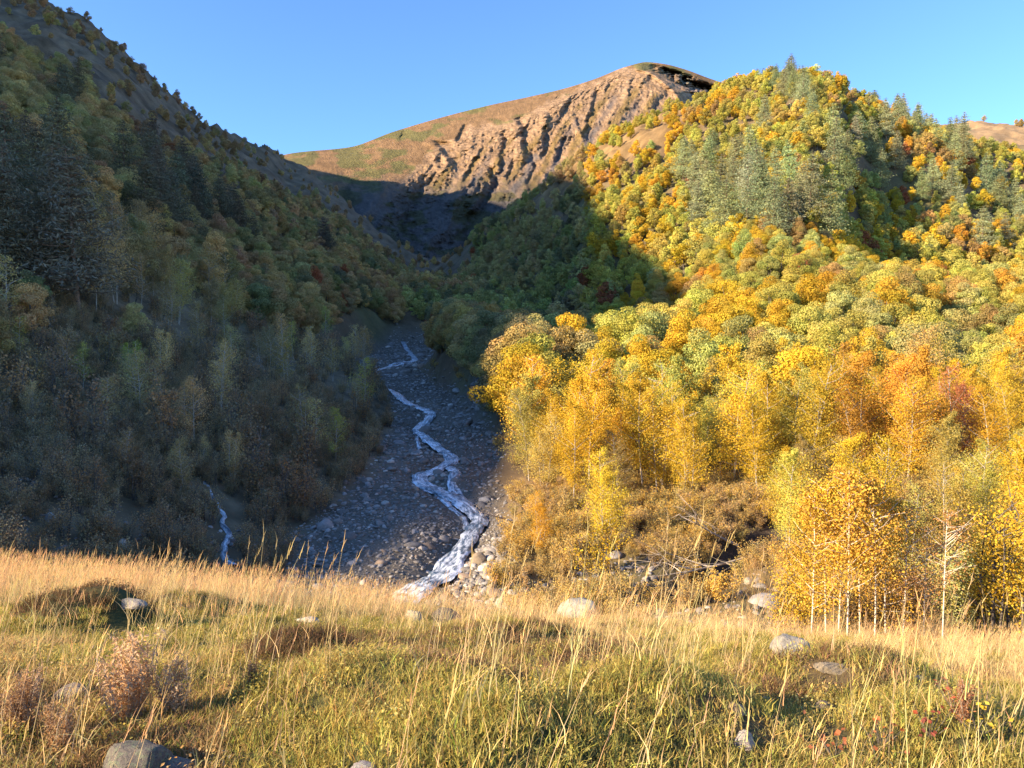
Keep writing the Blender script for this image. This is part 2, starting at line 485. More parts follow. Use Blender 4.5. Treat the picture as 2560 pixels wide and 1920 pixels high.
# shadow-casting ridge west of the valley: required crest height along u (perpendicular to the light)
_edge = [  # points where the shadow of the ridge ends: px, py, depth
 (484, 546, 37), (556, 426, 65), (590, 312, 88), (718, 300, 140), (674, 268, 170), (622, 231, 210), (574, 167, 320), (463, 185, 900), (296, 164, 1000)]
_eu = []; _ec = []
for _p in _edge:
    _x, _y, _z = P(*_p); _eu.append(_x * UX + _y * UY); _ec.append(_z + TE * (_x * SX + _y * SY))
CREST_U = [-400, -60, 0, 24] + _eu + [1250]
CREST_C = [-220, -85, -38, -15] + _ec + [_ec[-1] + 15]
def build_structures():
    # valley
    nk, nd = 620, 520
    ks = np.concatenate([np.linspace(-1.5, -0.76, 60, endpoint=False), np.linspace(-0.76, 0.76, nk - 120), np.linspace(0.76, 1.5, 61)[1:]])
    ds = np.exp(np.linspace(math.log(15.2), math.log(700), nd))
    K, D = np.meshgrid(ks, ds)
    Z = zvalley(K, D)
    X = K * D
    V = np.stack([X, D, Z], -1).reshape(-1, 3)
    Q = grid_quads(nd, len(ks))
    bm = bed_mask(K, D, 1.5)
    # local cover colours
    gy = np.gradient(Z, axis=0) / np.gradient(D, axis=0)
    n1 = fbm(X / 30, D / 30, 4, 101); n2 = fbm(X / 6, D / 6, 3, 102)
    forest = np.array([0.15, 0.105, 0.06]); moss = np.array([0.13, 0.115, 0.05]); slate = np.array([0.085, 0.085, 0.09])
    straw = np.array([0.26, 0.17, 0.08]); earth = np.array([0.075, 0.06, 0.05])
    c = forest + (moss - forest) * sstep(-0.1, 0.4, n1)[..., None]
    left = sstep(-0.02, -0.10, K)
    q = Z / D
    high = left * sstep(0.0, 0.05, q - (np.interp(K, kL, qL) - 0.13))
    bare = np.array([0.16, 0.11, 0.065])
    c = c + (bare * (1 + 0.5 * n2 + 0.5 * fbm(X / 3, D / 3, 3, 133))[..., None] - c) * (high * 0.9)[..., None]
    # bare slate slide on the shaded right bank and earth in the ravine
    lowleft = sstep(-0.05, -0.12, K) * sstep(130, 90, D)
    c = c + (np.array([0.19, 0.14, 0.085]) * (1 + 0.4 * n2 + 0.5 * fbm(X / 1.2, D / 1.2, 3, 131))[..., None] - c) * (0.9 * lowleft)[..., None]
    sl = np.exp(-(((X - (-2.7)) / 3.0) ** 2 + ((D - 88) / 10) ** 2))
    c = c + (slate * 0.9 - c) * np.clip(sl * 1.5, 0, 1)[..., None]
    right_bank = sstep(-0.02, 0.02, K + 0.0) * sstep(75, 50, D)
    c = c + (straw - c) * (right_bank * sstep(-0.3, 0.3, n2) * 0.8)[..., None]
    a0 = np.array(P(648, 604, 26)); b0 = np.array(P(775, 522, 37)); ab = (b0 - a0)[:2]
    tt = np.clip(((X - a0[0]) * ab[0] + (D - a0[1]) * ab[1]) / (ab @ ab), 0, 1)
    dist = np.hypot(X - a0[0] - tt * ab[0], D - a0[1] - tt * ab[1])
    c = c + (earth * 0.8 - c) * np.exp(-(dist / 1.7) ** 4)[..., None]
    far = sstep(470, 560, D) * sstep(0.35, 0.5, K)          # bare ridge far right
    tan = np.array([0.30, 0.20, 0.105]) * (1 + 0.35 * n2)[..., None]
    c = c + (tan - c) * far[..., None]
    PXg, PYg = to_px(X, D, Z)
    tanm = sstep(190, 220, D) * sstep(520, 545, PXg) * sstep(742, 725, PXg) * sstep(8, -6, PYg - np.interp(PXg, [520, 560, 600, 670, 715, 740], [235, 212, 176, 138, 98, 60]) + n2 * 12)
    c = c + (np.array([0.21, 0.135, 0.06]) * (1 + 0.5 * n2 + 0.5 * fbm(X / 2.2, D / 3.5, 3, 127))[..., None] - c) * tanm[..., None]
    bedc = np.array([0.15, 0.128, 0.10]) * (1 + 0.35 * n2)[..., None]
    c = c + (bedc - c) * bm[..., None]
    c = np.clip(c, 0.01, 1)
    bedface = bm.reshape(-1)[Q].mean(1) > 0.5
    C = c.reshape(-1, 3)
    for nm, sel, mat in (('river_bed', bedface, M_BED), ('hillside', ~bedface, M_GROUND)):
        q_ = Q[sel]; used = np.unique(q_); remap = np.full(len(V), -1); remap[used] = np.arange(len(used))
        me = mesh_np(nm, V[used], remap[q_], mat, attrs={'cover': ('FLOAT_COLOR', 'POINT', C[used])}, smooth=True)
        tag(link(nm, me), kind='structure')
    # meadow
    xs = np.concatenate([np.linspace(-60, -16, 60, endpoint=False), np.linspace(-16, 16, 321), np.linspace(16, 60, 61)[1:]])
    ys = np.concatenate([np.linspace(-60, 1.5, 60, endpoint=False), np.linspace(1.5, 19, 200), np.linspace(19, 30, 40)[1:]])
    X, Y = np.meshgrid(xs, ys)
    Z = zmeadow(X, Y)
    n1 = fbm(X / 1.7, Y / 1.7, 3, 55)
    g = np.array([0.055, 0.06, 0.022]); s = np.array([0.11, 0.08, 0.04])
    c = g + (s - g) * sstep(-0.4, 0.5, n1)[..., None]
    over = Y - rimD(np.clip(X / np.maximum(Y, 3), -1.6, 1.6))
    c = c + (np.array([0.07, 0.055, 0.042]) - c) * sstep(0.8, 2.0, over)[..., None]
    me = mesh_np('meadow', np.stack([X, Y, Z], -1).reshape(-1, 3), grid_quads(len(ys), len(xs)), M_MEADOW,
                 attrs={'cover': ('FLOAT_COLOR', 'POINT', c.reshape(-1, 3))}, smooth=True)
    tag(link('meadow', me), kind='structure')
    # ridge outside the frame that shades the valley
    us = np.linspace(-350, 1250, 260); ss = np.linspace(-900, 260, 120)
    U, S = np.meshgrid(us, ss)
    cz = np.interp(U, CREST_U, CREST_C)
    crest = cz + TE * 300
    z = crest - 0.78 * np.abs(S + 300)
    z = z + fbm(U / 40, S / 40, 3, 61) * np.clip(np.abs(S + 300) / 25, 0, 6)
    z = np.maximum(z, -70 + 0 * z)
    me = mesh_np('ridge', np.stack([S * SX + U * UX, S * SY + U * UY, z], -1).reshape(-1, 3), grid_quads(120, 260), M_GROUND,
                 attrs={'cover': ('FLOAT_COLOR', 'POINT', np.tile([0.08, 0.065, 0.04], (z.size, 1)))}, smooth=True)
    tag(link('mountain_ridge', me), kind='structure')

# ------------------------------------------------------------------ far mountain
MT = {  # px: crest, shoulder/rim, middle, base  (D, py)
 200: [(1150, 175), (950, 190), (800, 212), (640, 240)],
 260: [(1150, 162), (950, 176), (800, 205), (640, 245)],
 296: [(1200, 153), (1010, 167), (820, 200), (640, 252)],
 352: [(1260, 147), (1060, 163), (840, 208), (640, 264)],
 394: [(1310, 132), (1110, 154), (870, 208), (640, 270)],
 440: [(1360, 118), (1170, 143), (900, 206), (640, 276)],
 486: [(1410, 106), (1230, 130), (920, 200), (640, 282)],
 532: [(1450, 96), (1300, 110), (950, 192), (640, 286)],
 565: [(1480, 88), (1370, 96), (970, 186), (640, 288)],
 593: [(1500, 79), (1420, 85), (990, 180), (640, 288)],
 626: [(1530, 66), (1470, 71), (1000, 172), (640, 288)],
 644: [(1540, 62), (1470, 70), (1000, 168), (640, 288)],
 662: [(1550, 64), (1460, 76), (1000, 166), (640, 288)],
 681: [(1570, 69), (1450, 86), (1000, 165), (640, 288)],
 708: [(1600, 79), (1450, 100), (1000, 168), (640, 288)],
 760: [(1650, 95), (1450, 120), (1000, 175), (640, 288)],
 860: [(1700, 130), (1450, 150), (1000, 190), (640, 288)],
}
def build_mountain():
    pxs = np.array(list(MT)); 
    tn = np.array([0, 0.2, 0.62, 1.0])
    nc, nr = 760, 380
    cs = np.linspace(205, 855, nc); ts = np.linspace(-0.12, 1.0, nr)
    lnD = np.array([[math.log(a[0]) for a in MT[p]] for p in pxs])
    qq = np.array([[ray(p, a[1])[1] for a in MT[p]] for p in pxs])
    pyv = np.array([[a[1] for a in MT[p]] for p in pxs], float)
    D = np.empty((nr, nc)); Qv = np.empty((nr, nc)); PY = np.empty((nr, nc))
    tc = np.clip(ts, 0, 1)
    for j, c in enumerate(cs):
        ld = np.array([pchip(pxs, lnD[:, i], np.array([c]))[0] for i in range(4)])
        qv = np.array([pchip(pxs, qq[:, i], np.array([c]))[0] for i in range(4)])
        pv = np.array([np.interp(c, pxs, pyv[:, i]) for i in range(4)])
        D[:, j] = np.exp(pchip(tn, ld, tc)); Qv[:, j] = pchip(tn, qv, tc); PY[:, j] = np.interp(tc, tn, pv)
    T, C = np.meshgrid(ts, cs, indexing='ij')
    K = (C - 512) / F
    # slanted gullies below the rim: ribs run down and to the left
    below = PY - np.interp(C, [200, 296, 352, 400, 435, 455, 471, 514, 539, 558, 589, 626, 650, 690, 760, 860], [330, 330, 250, 185, 147, 138, 125, 121, 107, 96, 82, 66, 72, 92, 130, 160])
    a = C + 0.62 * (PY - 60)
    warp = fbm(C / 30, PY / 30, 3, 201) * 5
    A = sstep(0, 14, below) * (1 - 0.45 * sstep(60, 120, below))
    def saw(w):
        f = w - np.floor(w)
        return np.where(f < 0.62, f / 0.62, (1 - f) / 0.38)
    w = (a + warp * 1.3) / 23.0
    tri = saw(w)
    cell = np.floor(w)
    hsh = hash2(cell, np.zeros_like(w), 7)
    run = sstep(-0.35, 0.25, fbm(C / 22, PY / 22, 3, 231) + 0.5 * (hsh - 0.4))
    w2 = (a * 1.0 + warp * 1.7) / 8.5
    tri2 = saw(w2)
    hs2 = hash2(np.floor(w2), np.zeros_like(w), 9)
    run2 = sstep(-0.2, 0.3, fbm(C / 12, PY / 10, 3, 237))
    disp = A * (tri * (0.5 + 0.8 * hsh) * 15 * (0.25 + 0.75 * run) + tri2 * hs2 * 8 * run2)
    disp += A * ridged(C / 9, PY / 9, 4, 301) * 9 + A * fbm(C / 2.2, PY / 2.0, 3, 303) * 6
    disp += fbm(C / 60, PY / 25, 4, 207) * 18 * sstep(0.03, 0.25, T)
    # the eroded notches of the face: axis (px, py) from top to bottom, width in px
    notches = [([(438, 141), (446, 152), (456, 168)], 15), ([(504, 136), (503, 152), (501, 174)], 9), ([(518, 117), (522, 132), (527, 162)], 14), ([(549, 119), (545, 138), (543, 162)], 9.5), ([(571, 98), (569, 108)], 5),
               ([(595, 100), (591, 118), (584, 142)], 9), ([(567, 110), (561, 122), (556, 136)], 7), ([(466, 124), (462, 132), (458, 140)], 7), ([(633, 86), (630, 98), (627, 112)], 7), ([(482, 150), (477, 160)], 6), ([(577, 128), (583, 147)], 8),
               ([(557, 95), (554, 101)], 5), ([(489, 170), (497, 190)], 8), ([(512, 162), (508, 184)], 7), ([(535, 166), (528, 186)], 7), ([(563, 146), (556, 166)], 8), ([(474, 160), (466, 180)], 8), ([(609, 90), (604, 104)], 5), ([(405, 130), (402, 140)], 6)]
    for axis, wpx in notches:
        ay = np.array([p[1] for p in axis], float); ax = np.array([p[0] for p in axis], float)
        dx = C + fbm(PY / 4.0, C * 0 + ax[0], 3, 241) * 2.6 - np.interp(PY, ay, ax)
        ends = sstep(ay[0] - 2, ay[0] + 3, PY) * sstep(ay[-1] + 7, ay[-1] - 4, PY)
        prof = np.where(dx < 0, sstep(-0.32 * wpx, 0.05 * wpx, dx), np.clip(1 - dx / (1.7 * wpx), 0, 1))
        disp -= 1.75 * wpx * prof * ends
        disp += 0.8 * wpx * np.exp(-((dx + 0.5 * wpx) / (0.45 * wpx)) ** 2) * ends
    # deep ravines of the shaded lower part, running down-left
    low = sstep(165, 200, PY)
    rv = np.abs(((a * 0.8 + fbm(C / 40, PY / 40, 3, 209) * 22) / 62) % 1 * 2 - 1)
    disp += low * (rv - 0.4) * 85
    # dark bowl right of the summit: a rib from the summit with a steep face turned away from the sun
    rib = np.interp(PY, [60, 72, 98, 130], [632, 640, 672, 690])
    bowl = sstep(0.03, 0.12, T) * sstep(0, 34, C - rib) * sstep(116, 96, PY) * sstep(770, 740, C)
    disp -= bowl * (55 + 60 * ridged(C / 9, PY / 4, 3, 251))
    disp += np.exp(-((C - rib) / 5.0) ** 2) * sstep(60, 72, PY) * sstep(130, 105, PY) * 28
    D2 = D - disp * sstep(0.0, 0.05, T)
    # back side
    back = np.maximum(-T, 0)
    Z = Qv * D2 - back * 700
    D2 = D2 + back * 1200
    X = K * np.where(T < 0, D * 1.0 + back * 1200, D2)
    V = np.stack([X, D2, Z], -1).reshape(-1, 3)
    # vertex colours: grass, rock, then a darker tone towards the bottom
    n1 = fbm(C / 22, PY / 9, 4, 211); n2 = fbm(C / 7, PY / 4, 3, 213); n3 = fbm(C / 3.0, PY / 3.0, 2, 215)
    strata = np.sin((PY * 1.0 - 0.28 * C + n1 * 5) * 1.35 + n2 * 2.5 + n3 * 1.5) * 0.5 + 0.5
    grass = np.array([0.25, 0.15, 0.07]); green = np.array([0.16, 0.14, 0.05])
    g = grass + (green - grass) * sstep(-0.05, 0.25, n1 + 0.28 * sstep(500, 320, C) - 0.12)[..., None]
    rock = np.array([0.32, 0.205, 0.115]) * (0.86 + 0.28 * strata)[..., None] * (1 + 0.25 * n2 + 0.35 * fbm(C / 1.3, PY / 1.1, 2, 219))[..., None]
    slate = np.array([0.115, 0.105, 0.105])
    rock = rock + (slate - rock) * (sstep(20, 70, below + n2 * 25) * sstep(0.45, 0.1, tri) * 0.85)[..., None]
    turf = np.array([0.21, 0.14, 0.05])
    rock = rock + (turf - rock) * (sstep(12, 45, below + n1 * 30) * sstep(0.55, 0.85, tri + n3 * 0.15) * 0.85)[..., None]
    c = g + (rock - g) * sstep(-2, 4, below + n2 * 5)[..., None]
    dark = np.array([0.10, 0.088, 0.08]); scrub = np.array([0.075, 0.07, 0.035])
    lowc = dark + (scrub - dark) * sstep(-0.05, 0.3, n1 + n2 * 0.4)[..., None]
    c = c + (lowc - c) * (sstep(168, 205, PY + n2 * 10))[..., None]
    c = c + (np.array([0.21, 0.19, 0.18]) * (1 + 0.4 * n3)[..., None] - c) * (bowl * sstep(62, 66, PY - 0 * C))[..., None] * 0.5  # blue-grey of the bowl's shade put into its rock colour
    c = np.clip(c * (1 + 0.25 * n3[..., None]), 0.01, 1)
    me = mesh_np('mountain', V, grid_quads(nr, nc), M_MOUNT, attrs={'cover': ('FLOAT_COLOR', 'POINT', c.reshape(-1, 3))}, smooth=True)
    tag(link('mountain', me), kind='structure')
    return V.reshape(nr, nc, 3), PY, C, below

build_structures()
MV, MPY, MC, MBELOW = build_mountain()

# ------------------------------------------------------------------ tree builder
class TB:
    def __init__(self, seed):
        self.r = np.random.default_rng(seed)
        self.wv = []; self.wq = []; self.nw = 0
        self.lv = []; self.lc = []
    def tube(self, pts, rad, n=5):
        pts = np.asarray(pts, float); rad = np.asarray(rad, float)
        d = np.gradient(pts, axis=0); d /= np.linalg.norm(d, axis=1)[:, None] + 1e-9
        ref = np.where(np.abs(d[:, 2:3]) > 0.9, np.array([[1., 0, 0]]), np.array([[0, 0, 1.]]))
        a = np.cross(d, ref); a /= np.linalg.norm(a, axis=1)[:, None] + 1e-9
        b = np.cross(d, a)
        ang = np.arange(n) / n * 2 * np.pi
        ring = pts[:, None] + rad[:, None, None] * (np.cos(ang)[None, :, None] * a[:, None] + np.sin(ang)[None, :, None] * b[:, None])
        m = len(pts)
        i = np.arange(m - 1)[:, None] * n; j = np.arange(n)[None]; j2 = (j + 1) % n
        q = np.stack([i + j, i + j2, i + n + j2, i + n + j], -1).reshape(-1, 4) + self.nw
        self.wv.append(ring.reshape(-1, 3)); self.wq.append(q); self.nw += m * n
    def leaves(self, c, nrm, length, width, col):
        """rhombic leaves at c facing nrm"""
        n = len(c); r = self.r
        nrm = nrm / (np.linalg.norm(nrm, axis=1)[:, None] + 1e-9)
        t = r.normal(size=(n, 3)); t -= (t * nrm).sum(1)[:, None] * nrm; t /= np.linalg.norm(t, axis=1)[:, None] + 1e-9
        b = np.cross(nrm, t)
        l = (length * r.uniform(0.7, 1.3, n))[:, None]; w = (width * r.uniform(0.7, 1.3, n))[:, None]
        self.lv.append(np.stack([c - t * l * .5, c + b * w * .5 + nrm * l * 0.08, c + t * l * .5, c - b * w * .5 + nrm * l * 0.08], 1).reshape(-1, 3))
        self.lc.append(col)
    def wood(self):
        return np.concatenate(self.wv), np.concatenate(self.wq)
    def foliage(self):
        V = np.concatenate(self.lv); Q = np.arange(len(V)).reshape(-1, 4)
        return V, Q, np.concatenate(self.lc)
    def meshes(self, name, mw, ml):
        V, Q = self.wood(); a = mesh_np(name + '_trunk', V, Q, mw, smooth=True)
        V2, Q2, c = self.foliage(); b = mesh_np(name + '_crown', V2, Q2, ml, attrs={'leaf': ('FLOAT_COLOR', 'FACE', c)})
        V3 = np.concatenate([V, V2]); Q3 = np.concatenate([Q, Q2 + len(V)])
        mi = np.concatenate([np.zeros(len(Q)), np.ones(len(Q2))]); c3 = np.concatenate([np.ones((len(Q), 3)), c])
        j = mesh_np(name, V3, Q3, [mw, ml], midx=mi, attrs={'leaf': ('FLOAT_COLOR', 'FACE', c3)})
        return {'trunk': a, 'crown': b, 'joined': j}

def leafcol(r, n, base=1.0, var=0.22, hue=0.10):
    v = base * r.uniform(1 - var, 1 + var, n)[:, None]
    h = r.normal(0, hue, n)[:, None]
    return np.clip(np.hstack([v * (1 + h), v, v * (1 - h * 1.5)]), 0.1, 2.2)

def curve_pts(r, p0, p1, n, bend):
    t = np.linspace(0, 1, n)[:, None]
    p0 = np.array(p0, float); p1 = np.array(p1, float)
    off = r.normal(0, bend, 3); off[2] *= 0.4
    return p0 + (p1 - p0) * t + off * np.sin(np.pi * t)

def make_broad(seed, h=8.0, nleaf=3000, ls=0.17, rx=0.36, base=0.2, nclump=30, egg=0.5):
    b = TB(seed); r = b.r
    lean = r.normal(0, 0.04 * h, 2)
    tr = curve_pts(r, (0, 0, -0.3), (lean[0], lean[1], h * 0.8), 8, 0.02 * h)
    b.tube(tr, np.linspace(0.022 * h, 0.006 * h, 8), 6)
    rad = rx * h; ch = h * (1 - base)
    cl = []
    tries = 0
    while len(cl) < nclump and tries < 3000:
        tries += 1
        d = r.normal(size=3); d /= np.linalg.norm(d)
        rr = r.uniform(0.45, 1.0) ** 0.6
        u = np.array([d[0] * rad * rr, d[1] * rad * rr, d[2] * ch * 0.5 * rr])
        tz = (u[2] / (ch * 0.5) + 1) / 2
        prof = 1.0 if tz < egg else 1 - 0.5 * (tz - egg) / (1 - egg)
        u[:2] *= prof * r.uniform(0.75, 1.25) * (1 + 0.22 * math.sin(math.atan2(u[1], u[0]) * 2 + seed) + 0.15 * math.sin(math.atan2(u[1], u[0]) * 3 + 2 * seed))
        c = u + np.array([lean[0] * 0.6, lean[1] * 0.6, h * base + ch * 0.5])
        if all(np.linalg.norm(c - x[0]) > 0.105 * h for x in cl):
            cl.append((c, h * r.uniform(0.07, 0.125)))
    for c, cr in cl[::3]:
        t0 = np.clip((c[2] - 0.18 * h) / h - 0.12, 0.15, 0.75)
        p0 = tr[int(t0 / 0.8 * 7)]
        b.tube(curve_pts(r, p0, c, 4, 0.02 * h), np.linspace(0.007 * h, 0.002 * h, 4), 4)
    tot = sum(x[1] ** 2 for x in cl)
    for c, cr in cl:
        n = max(6, int(nleaf * cr ** 2 / tot))
        d = r.normal(size=(n, 3)); d /= np.linalg.norm(d, axis=1)[:, None]
        rr = r.uniform(0.78, 1.06, n)
        pos = c + d * (cr * rr)[:, None] * np.array([1.15, 1.15, 0.85])
        nr = d + r.normal(0, 0.42, (n, 3)) + np.array([0, 0, 0.2])
        b.leaves(pos, nr, ls, ls * 0.75, leafcol(r, n, r.uniform(0.85, 1.15), 0.13, 0.05) * (1 + r.normal(0, 0.04, 3)))
    return b

def make_birch(seed, h=7.0, nleaf=1800, ls=0.13, rx=0.17, base=0.28, stems=1, tr_r=0.008, density=1.0):
    b = TB(seed); r = b.r
    for s in range(stems):
        hh = h * (1 if s == 0 else r.uniform(0.65, 0.95))
        az = r.uniform(0, 6.28); sp = 0 if stems == 1 else 0.10 * hh
        top = (math.cos(az) * sp + r.normal(0, 0.03 * hh), math.sin(az) * sp + r.normal(0, 0.03 * hh), hh)
        p0 = (math.cos(az) * 0.02 * hh * (stems > 1), math.sin(az) * 0.02 * hh * (stems > 1), -0.3)
        tr = curve_pts(r, p0, top, 10, 0.018 * hh)
        b.tube(tr, np.linspace(tr_r * hh, 0.002 * hh, 10), 6)
        nb = 26
        per = max(4, int(nleaf / stems / nb))
        for i in range(nb):
            t = base + (1 - base) * (i + r.uniform(0, 1)) / nb
            tf = t * 9; a = min(int(tf), 8); p = tr[a] + (tr[a + 1] - tr[a]) * (tf - a)
            tt = (t - base) / (1 - base)
            ln = rx * hh * (0.35 + 0.9 * math.sin(math.pi * min(1, 0.25 + 0.75 * tt))) * r.uniform(0.6, 1.15)
            ang = r.uniform(0, 6.28)
            e = p + np.array([math.cos(ang) * ln, math.sin(ang) * ln, ln * r.uniform(0.3, 1.0)])
            br = curve_pts(r, p, e, 4, 0.01 * hh)
            b.tube(br, np.linspace(0.0035 * hh, 0.001 * hh, 4), 3)
            n = max(2, int(per * density * r.uniform(0.5, 1.5)))
            u = r.uniform(0.25, 1.1, n)[:, None]
            pos = p + (e - p) * u + r.normal(0, 0.28 * ln, (n, 3)) * np.array([1, 1, 0.9]) - np.array([0, 0, 0.15 * ln])
            nr = r.normal(size=(n, 3)) + (pos - p) * 0.8 / max(ln, 0.1)
            b.leaves(pos, nr, ls, ls * 0.75, leafcol(r, n, r.uniform(0.85, 1.15), 0.2, 0.08))
    return b

def make_shrub(seed, h=2.6, nleaf=320, ls=0.09, stems=9, spread=0.45, twigs=9):
    b = TB(seed); r = b.r
    for s in range(stems):
        az = r.uniform(0, 6.28); hh = h * r.uniform(0.6, 1.0); sp = spread * hh * r.uniform(0.2, 1)
        p0 = np.array([math.cos(az) * 0.12 * h, math.sin(az) * 0.12 * h, -0.15])
        top = np.array([math.cos(az) * sp, math.sin(az) * sp, hh])
        tr = curve_pts(r, p0, top, 6, 0.05 * hh)
        b.tube(tr, np.linspace(0.011 * h, 0.003 * h, 6), 4)
        for i in range(twigs):
            t = r.uniform(0.3, 1); a = min(int(t * 5), 4); p = tr[a] + (tr[a + 1] - tr[a]) * (t * 5 - a)
            a2 = r.uniform(0, 6.28); ln = 0.28 * hh * r.uniform(0.5, 1.1)
            e = p + np.array([math.cos(a2) * ln * 0.7, math.sin(a2) * ln * 0.7, ln * r.uniform(0.3, 1)])
            b.tube(np.stack([p, (p + e) / 2 + r.normal(0, 0.02 * h, 3), e]), np.array([0.005, 0.004, 0.002]) * h, 3)
            n = int(nleaf / (stems * twigs) * r.uniform(0.3, 1.7)) + 1
            pos = p + (e - p) * r.uniform(0.3, 1.15, n)[:, None] + r.normal(0, 0.05 * h, (n, 3))
            b.leaves(pos, r.normal(size=(n, 3)), ls, ls * 0.7, leafcol(r, n, 1, 0.25, 0.1))
    return b

def make_pine(seed, h=14.0, nq=3000, ls=0.42, rx=0.2, base=0.12, wh=17):
    b = TB(seed); r = b.r
    tr = curve_pts(r, (0, 0, -0.4), (r.normal(0, 0.01 * h), r.normal(0, 0.01 * h), h), 9, 0.008 * h)
    b.tube(tr, np.linspace(0.016 * h, 0.002 * h, 9), 6)
    br = []
    for i in range(wh):
        t = base + (0.985 - base) * (i + r.uniform(-0.2, 0.2)) / (wh - 1)
        t = min(max(t, base), 0.985)
        L0 = rx * h * ((1 - t) ** 0.72 * 1.05 + 0.05)
        nbr = r.integers(5, 8) if t < 0.9 else 4
        a0 = r.uniform(0, 6.28)
        for j in range(nbr):
            ang = a0 + j * 6.283 / nbr + r.normal(0, 0.2)
            br.append((t, ang, L0 * r.uniform(0.6, 1.2)))
    tot = sum(x[2] for x in br)
    for t, ang, ln in br:
        tf = t * 8; a = min(int(tf), 7); p = tr[a] + (tr[a + 1] - tr[a]) * (tf - a)
        rise = ln * r.uniform(-0.12, 0.25) + 0.25 * ln * t
        e = p + np.array([math.cos(ang) * ln, math.sin(ang) * ln, rise])
        m = (p + e) / 2 - np.array([0, 0, 0.08 * ln])
        b.tube(np.stack([p, m, e]), np.array([0.0045, 0.003, 0.0012]) * h, 3)
        n = max(5, int(nq * ln / tot))
        u = r.uniform(0.22, 1.08, n)
        w = 0.16 * ln + 0.018 * h
        pos = p + (e - p) * u[:, None] + np.stack([r.normal(0, w, n) * abs(math.sin(ang)) + 0, r.normal(0, w, n) * abs(math.cos(ang)), r.normal(0.1, 0.35, n) * w], 1)
        pos[:, :2] += r.normal(0, w * 0.5, (n, 2))
        nr = np.stack([r.normal(0, 0.6, n), r.normal(0, 0.6, n), np.ones(n) * 0.6], 1) + (pos - tr[a]) * 0.25 / max(ln, .1)
        b.leaves(pos, nr, ls, ls * 0.30, leafcol(r, n, r.uniform(0.85, 1.15), 0.25, 0.06))
    return b

PROTO = {}
def protos():
    PROTO['broad'] = [make_broad(100 + i, 8.0, 12500, 0.19, [0.31, 0.27, 0.34, 0.25, 0.29][i], [0.10, 0.16, 0.08, 0.14, 0.12][i], [40, 34, 44, 30, 38][i], 0.35).meshes('broadleaf', M_BARK, M_LEAF) for i in range(5)]
    PROTO['broad_far'] = [make_broad(200 + i, 8.0, 2800, 0.38, [0.31, 0.26, 0.34, 0.23][i], 0.10, 30, 0.35).meshes('broadleaf_far', M_BARK, M_LEAF) for i in range(4)]
    PROTO['birch'] = [make_birch(300 + i, 7.0, [7000, 6000, 5600, 7500][i], 0.125, [0.17, 0.15, 0.2, 0.22][i], [0.25, 0.35, 0.3, 0.2][i], [1, 1, 2, 3][i]).meshes('birch', M_BIRCH, M_LEAF) for i in range(4)]
    PROTO['birch_near'] = [make_birch(360 + i, 7.0, [13000, 11000, 11000, 13000][i], 0.08, [0.17, 0.15, 0.2, 0.22][i], [0.22, 0.3, 0.28, 0.2][i], [1, 1, 2, 3][i]).meshes('birch_near', M_BIRCH, M_LEAF) for i in range(4)]
    PROTO['thin'] = [make_birch(340 + i, 6.5, [1900, 1500, 2600, 1200][i], 0.12, 0.17, 0.3, [1, 2, 2, 1][i], 0.0065).meshes('thin_birch', M_BIRCH, M_LEAF) for i in range(4)]
    PROTO['shrub'] = [make_shrub(400 + i, 2.6, [700, 500, 950][i], 0.12).meshes('bare_shrub', M_BARK, M_LEAF) for i in range(3)]
    PROTO['bush'] = [make_shrub(420 + i, 1.0, [1500, 1100, 800][i], 0.05, 12, 0.7, 10).meshes('low_bush', M_BARK, M_LEAF) for i in range(3)]
    PROTO['pine'] = [make_pine(500 + i, 14.0, 4200, 0.48, [0.26, 0.215, 0.29, 0.235][i], [0.1, 0.15, 0.18, 0.08][i]).meshes('pine', M_PBARK, M_NEEDLE) for i in range(4)]
protos()

# ------------------------------------------------------------------ where trees stand
PINES = [  # px, py, rx, ry, chance : where the dark conifers stand
 (750, 195, 62, 40, 0.75), (705, 190, 28, 42, 0.6), (785, 92, 34, 14, 0.7), (820, 140, 20, 30, 0.6), (860, 160, 30, 38, 0.55), (772, 125, 22, 20, 0.45), (735, 115, 10, 12, 0.6),
 (880, 118, 30, 12, 0.5), (940, 170, 50, 30, 0.6), (985, 205, 40, 38, 0.7), (1030, 215, 40, 40, 0.7), (828, 218, 10, 16, 0.9), (700, 130, 14, 12, 0.35), (646, 205, 12, 10, 0.2), (915, 140, 20, 14, 0.5),
 (45, 225, 50, 62, 0.75), (10, 190, 26, 40, 0.7), (70, 100, 8, 14, 0.8), (120, 172, 13, 16, 0.9), (153, 178, 14, 26, 0.9), (190, 200, 14, 30, 0.9), (150, 222, 34, 16, 0.6), (215, 222, 24, 12, 0.6),
 (240, 240, 16, 8, 0.5), (65, 255, 30, 20, 0.6), (5, 60, 8, 10, 0.5), (330, 245, 10, 8, 0.3), (440, 300, 20, 10, 0.0)]
HIGH = ([-200, 0, 46, 93, 115, 162, 222, 280, 330, 420], [0, 30, 58, 92, 124, 152, 160, 186, 212, 275])  # treeline of the left wall

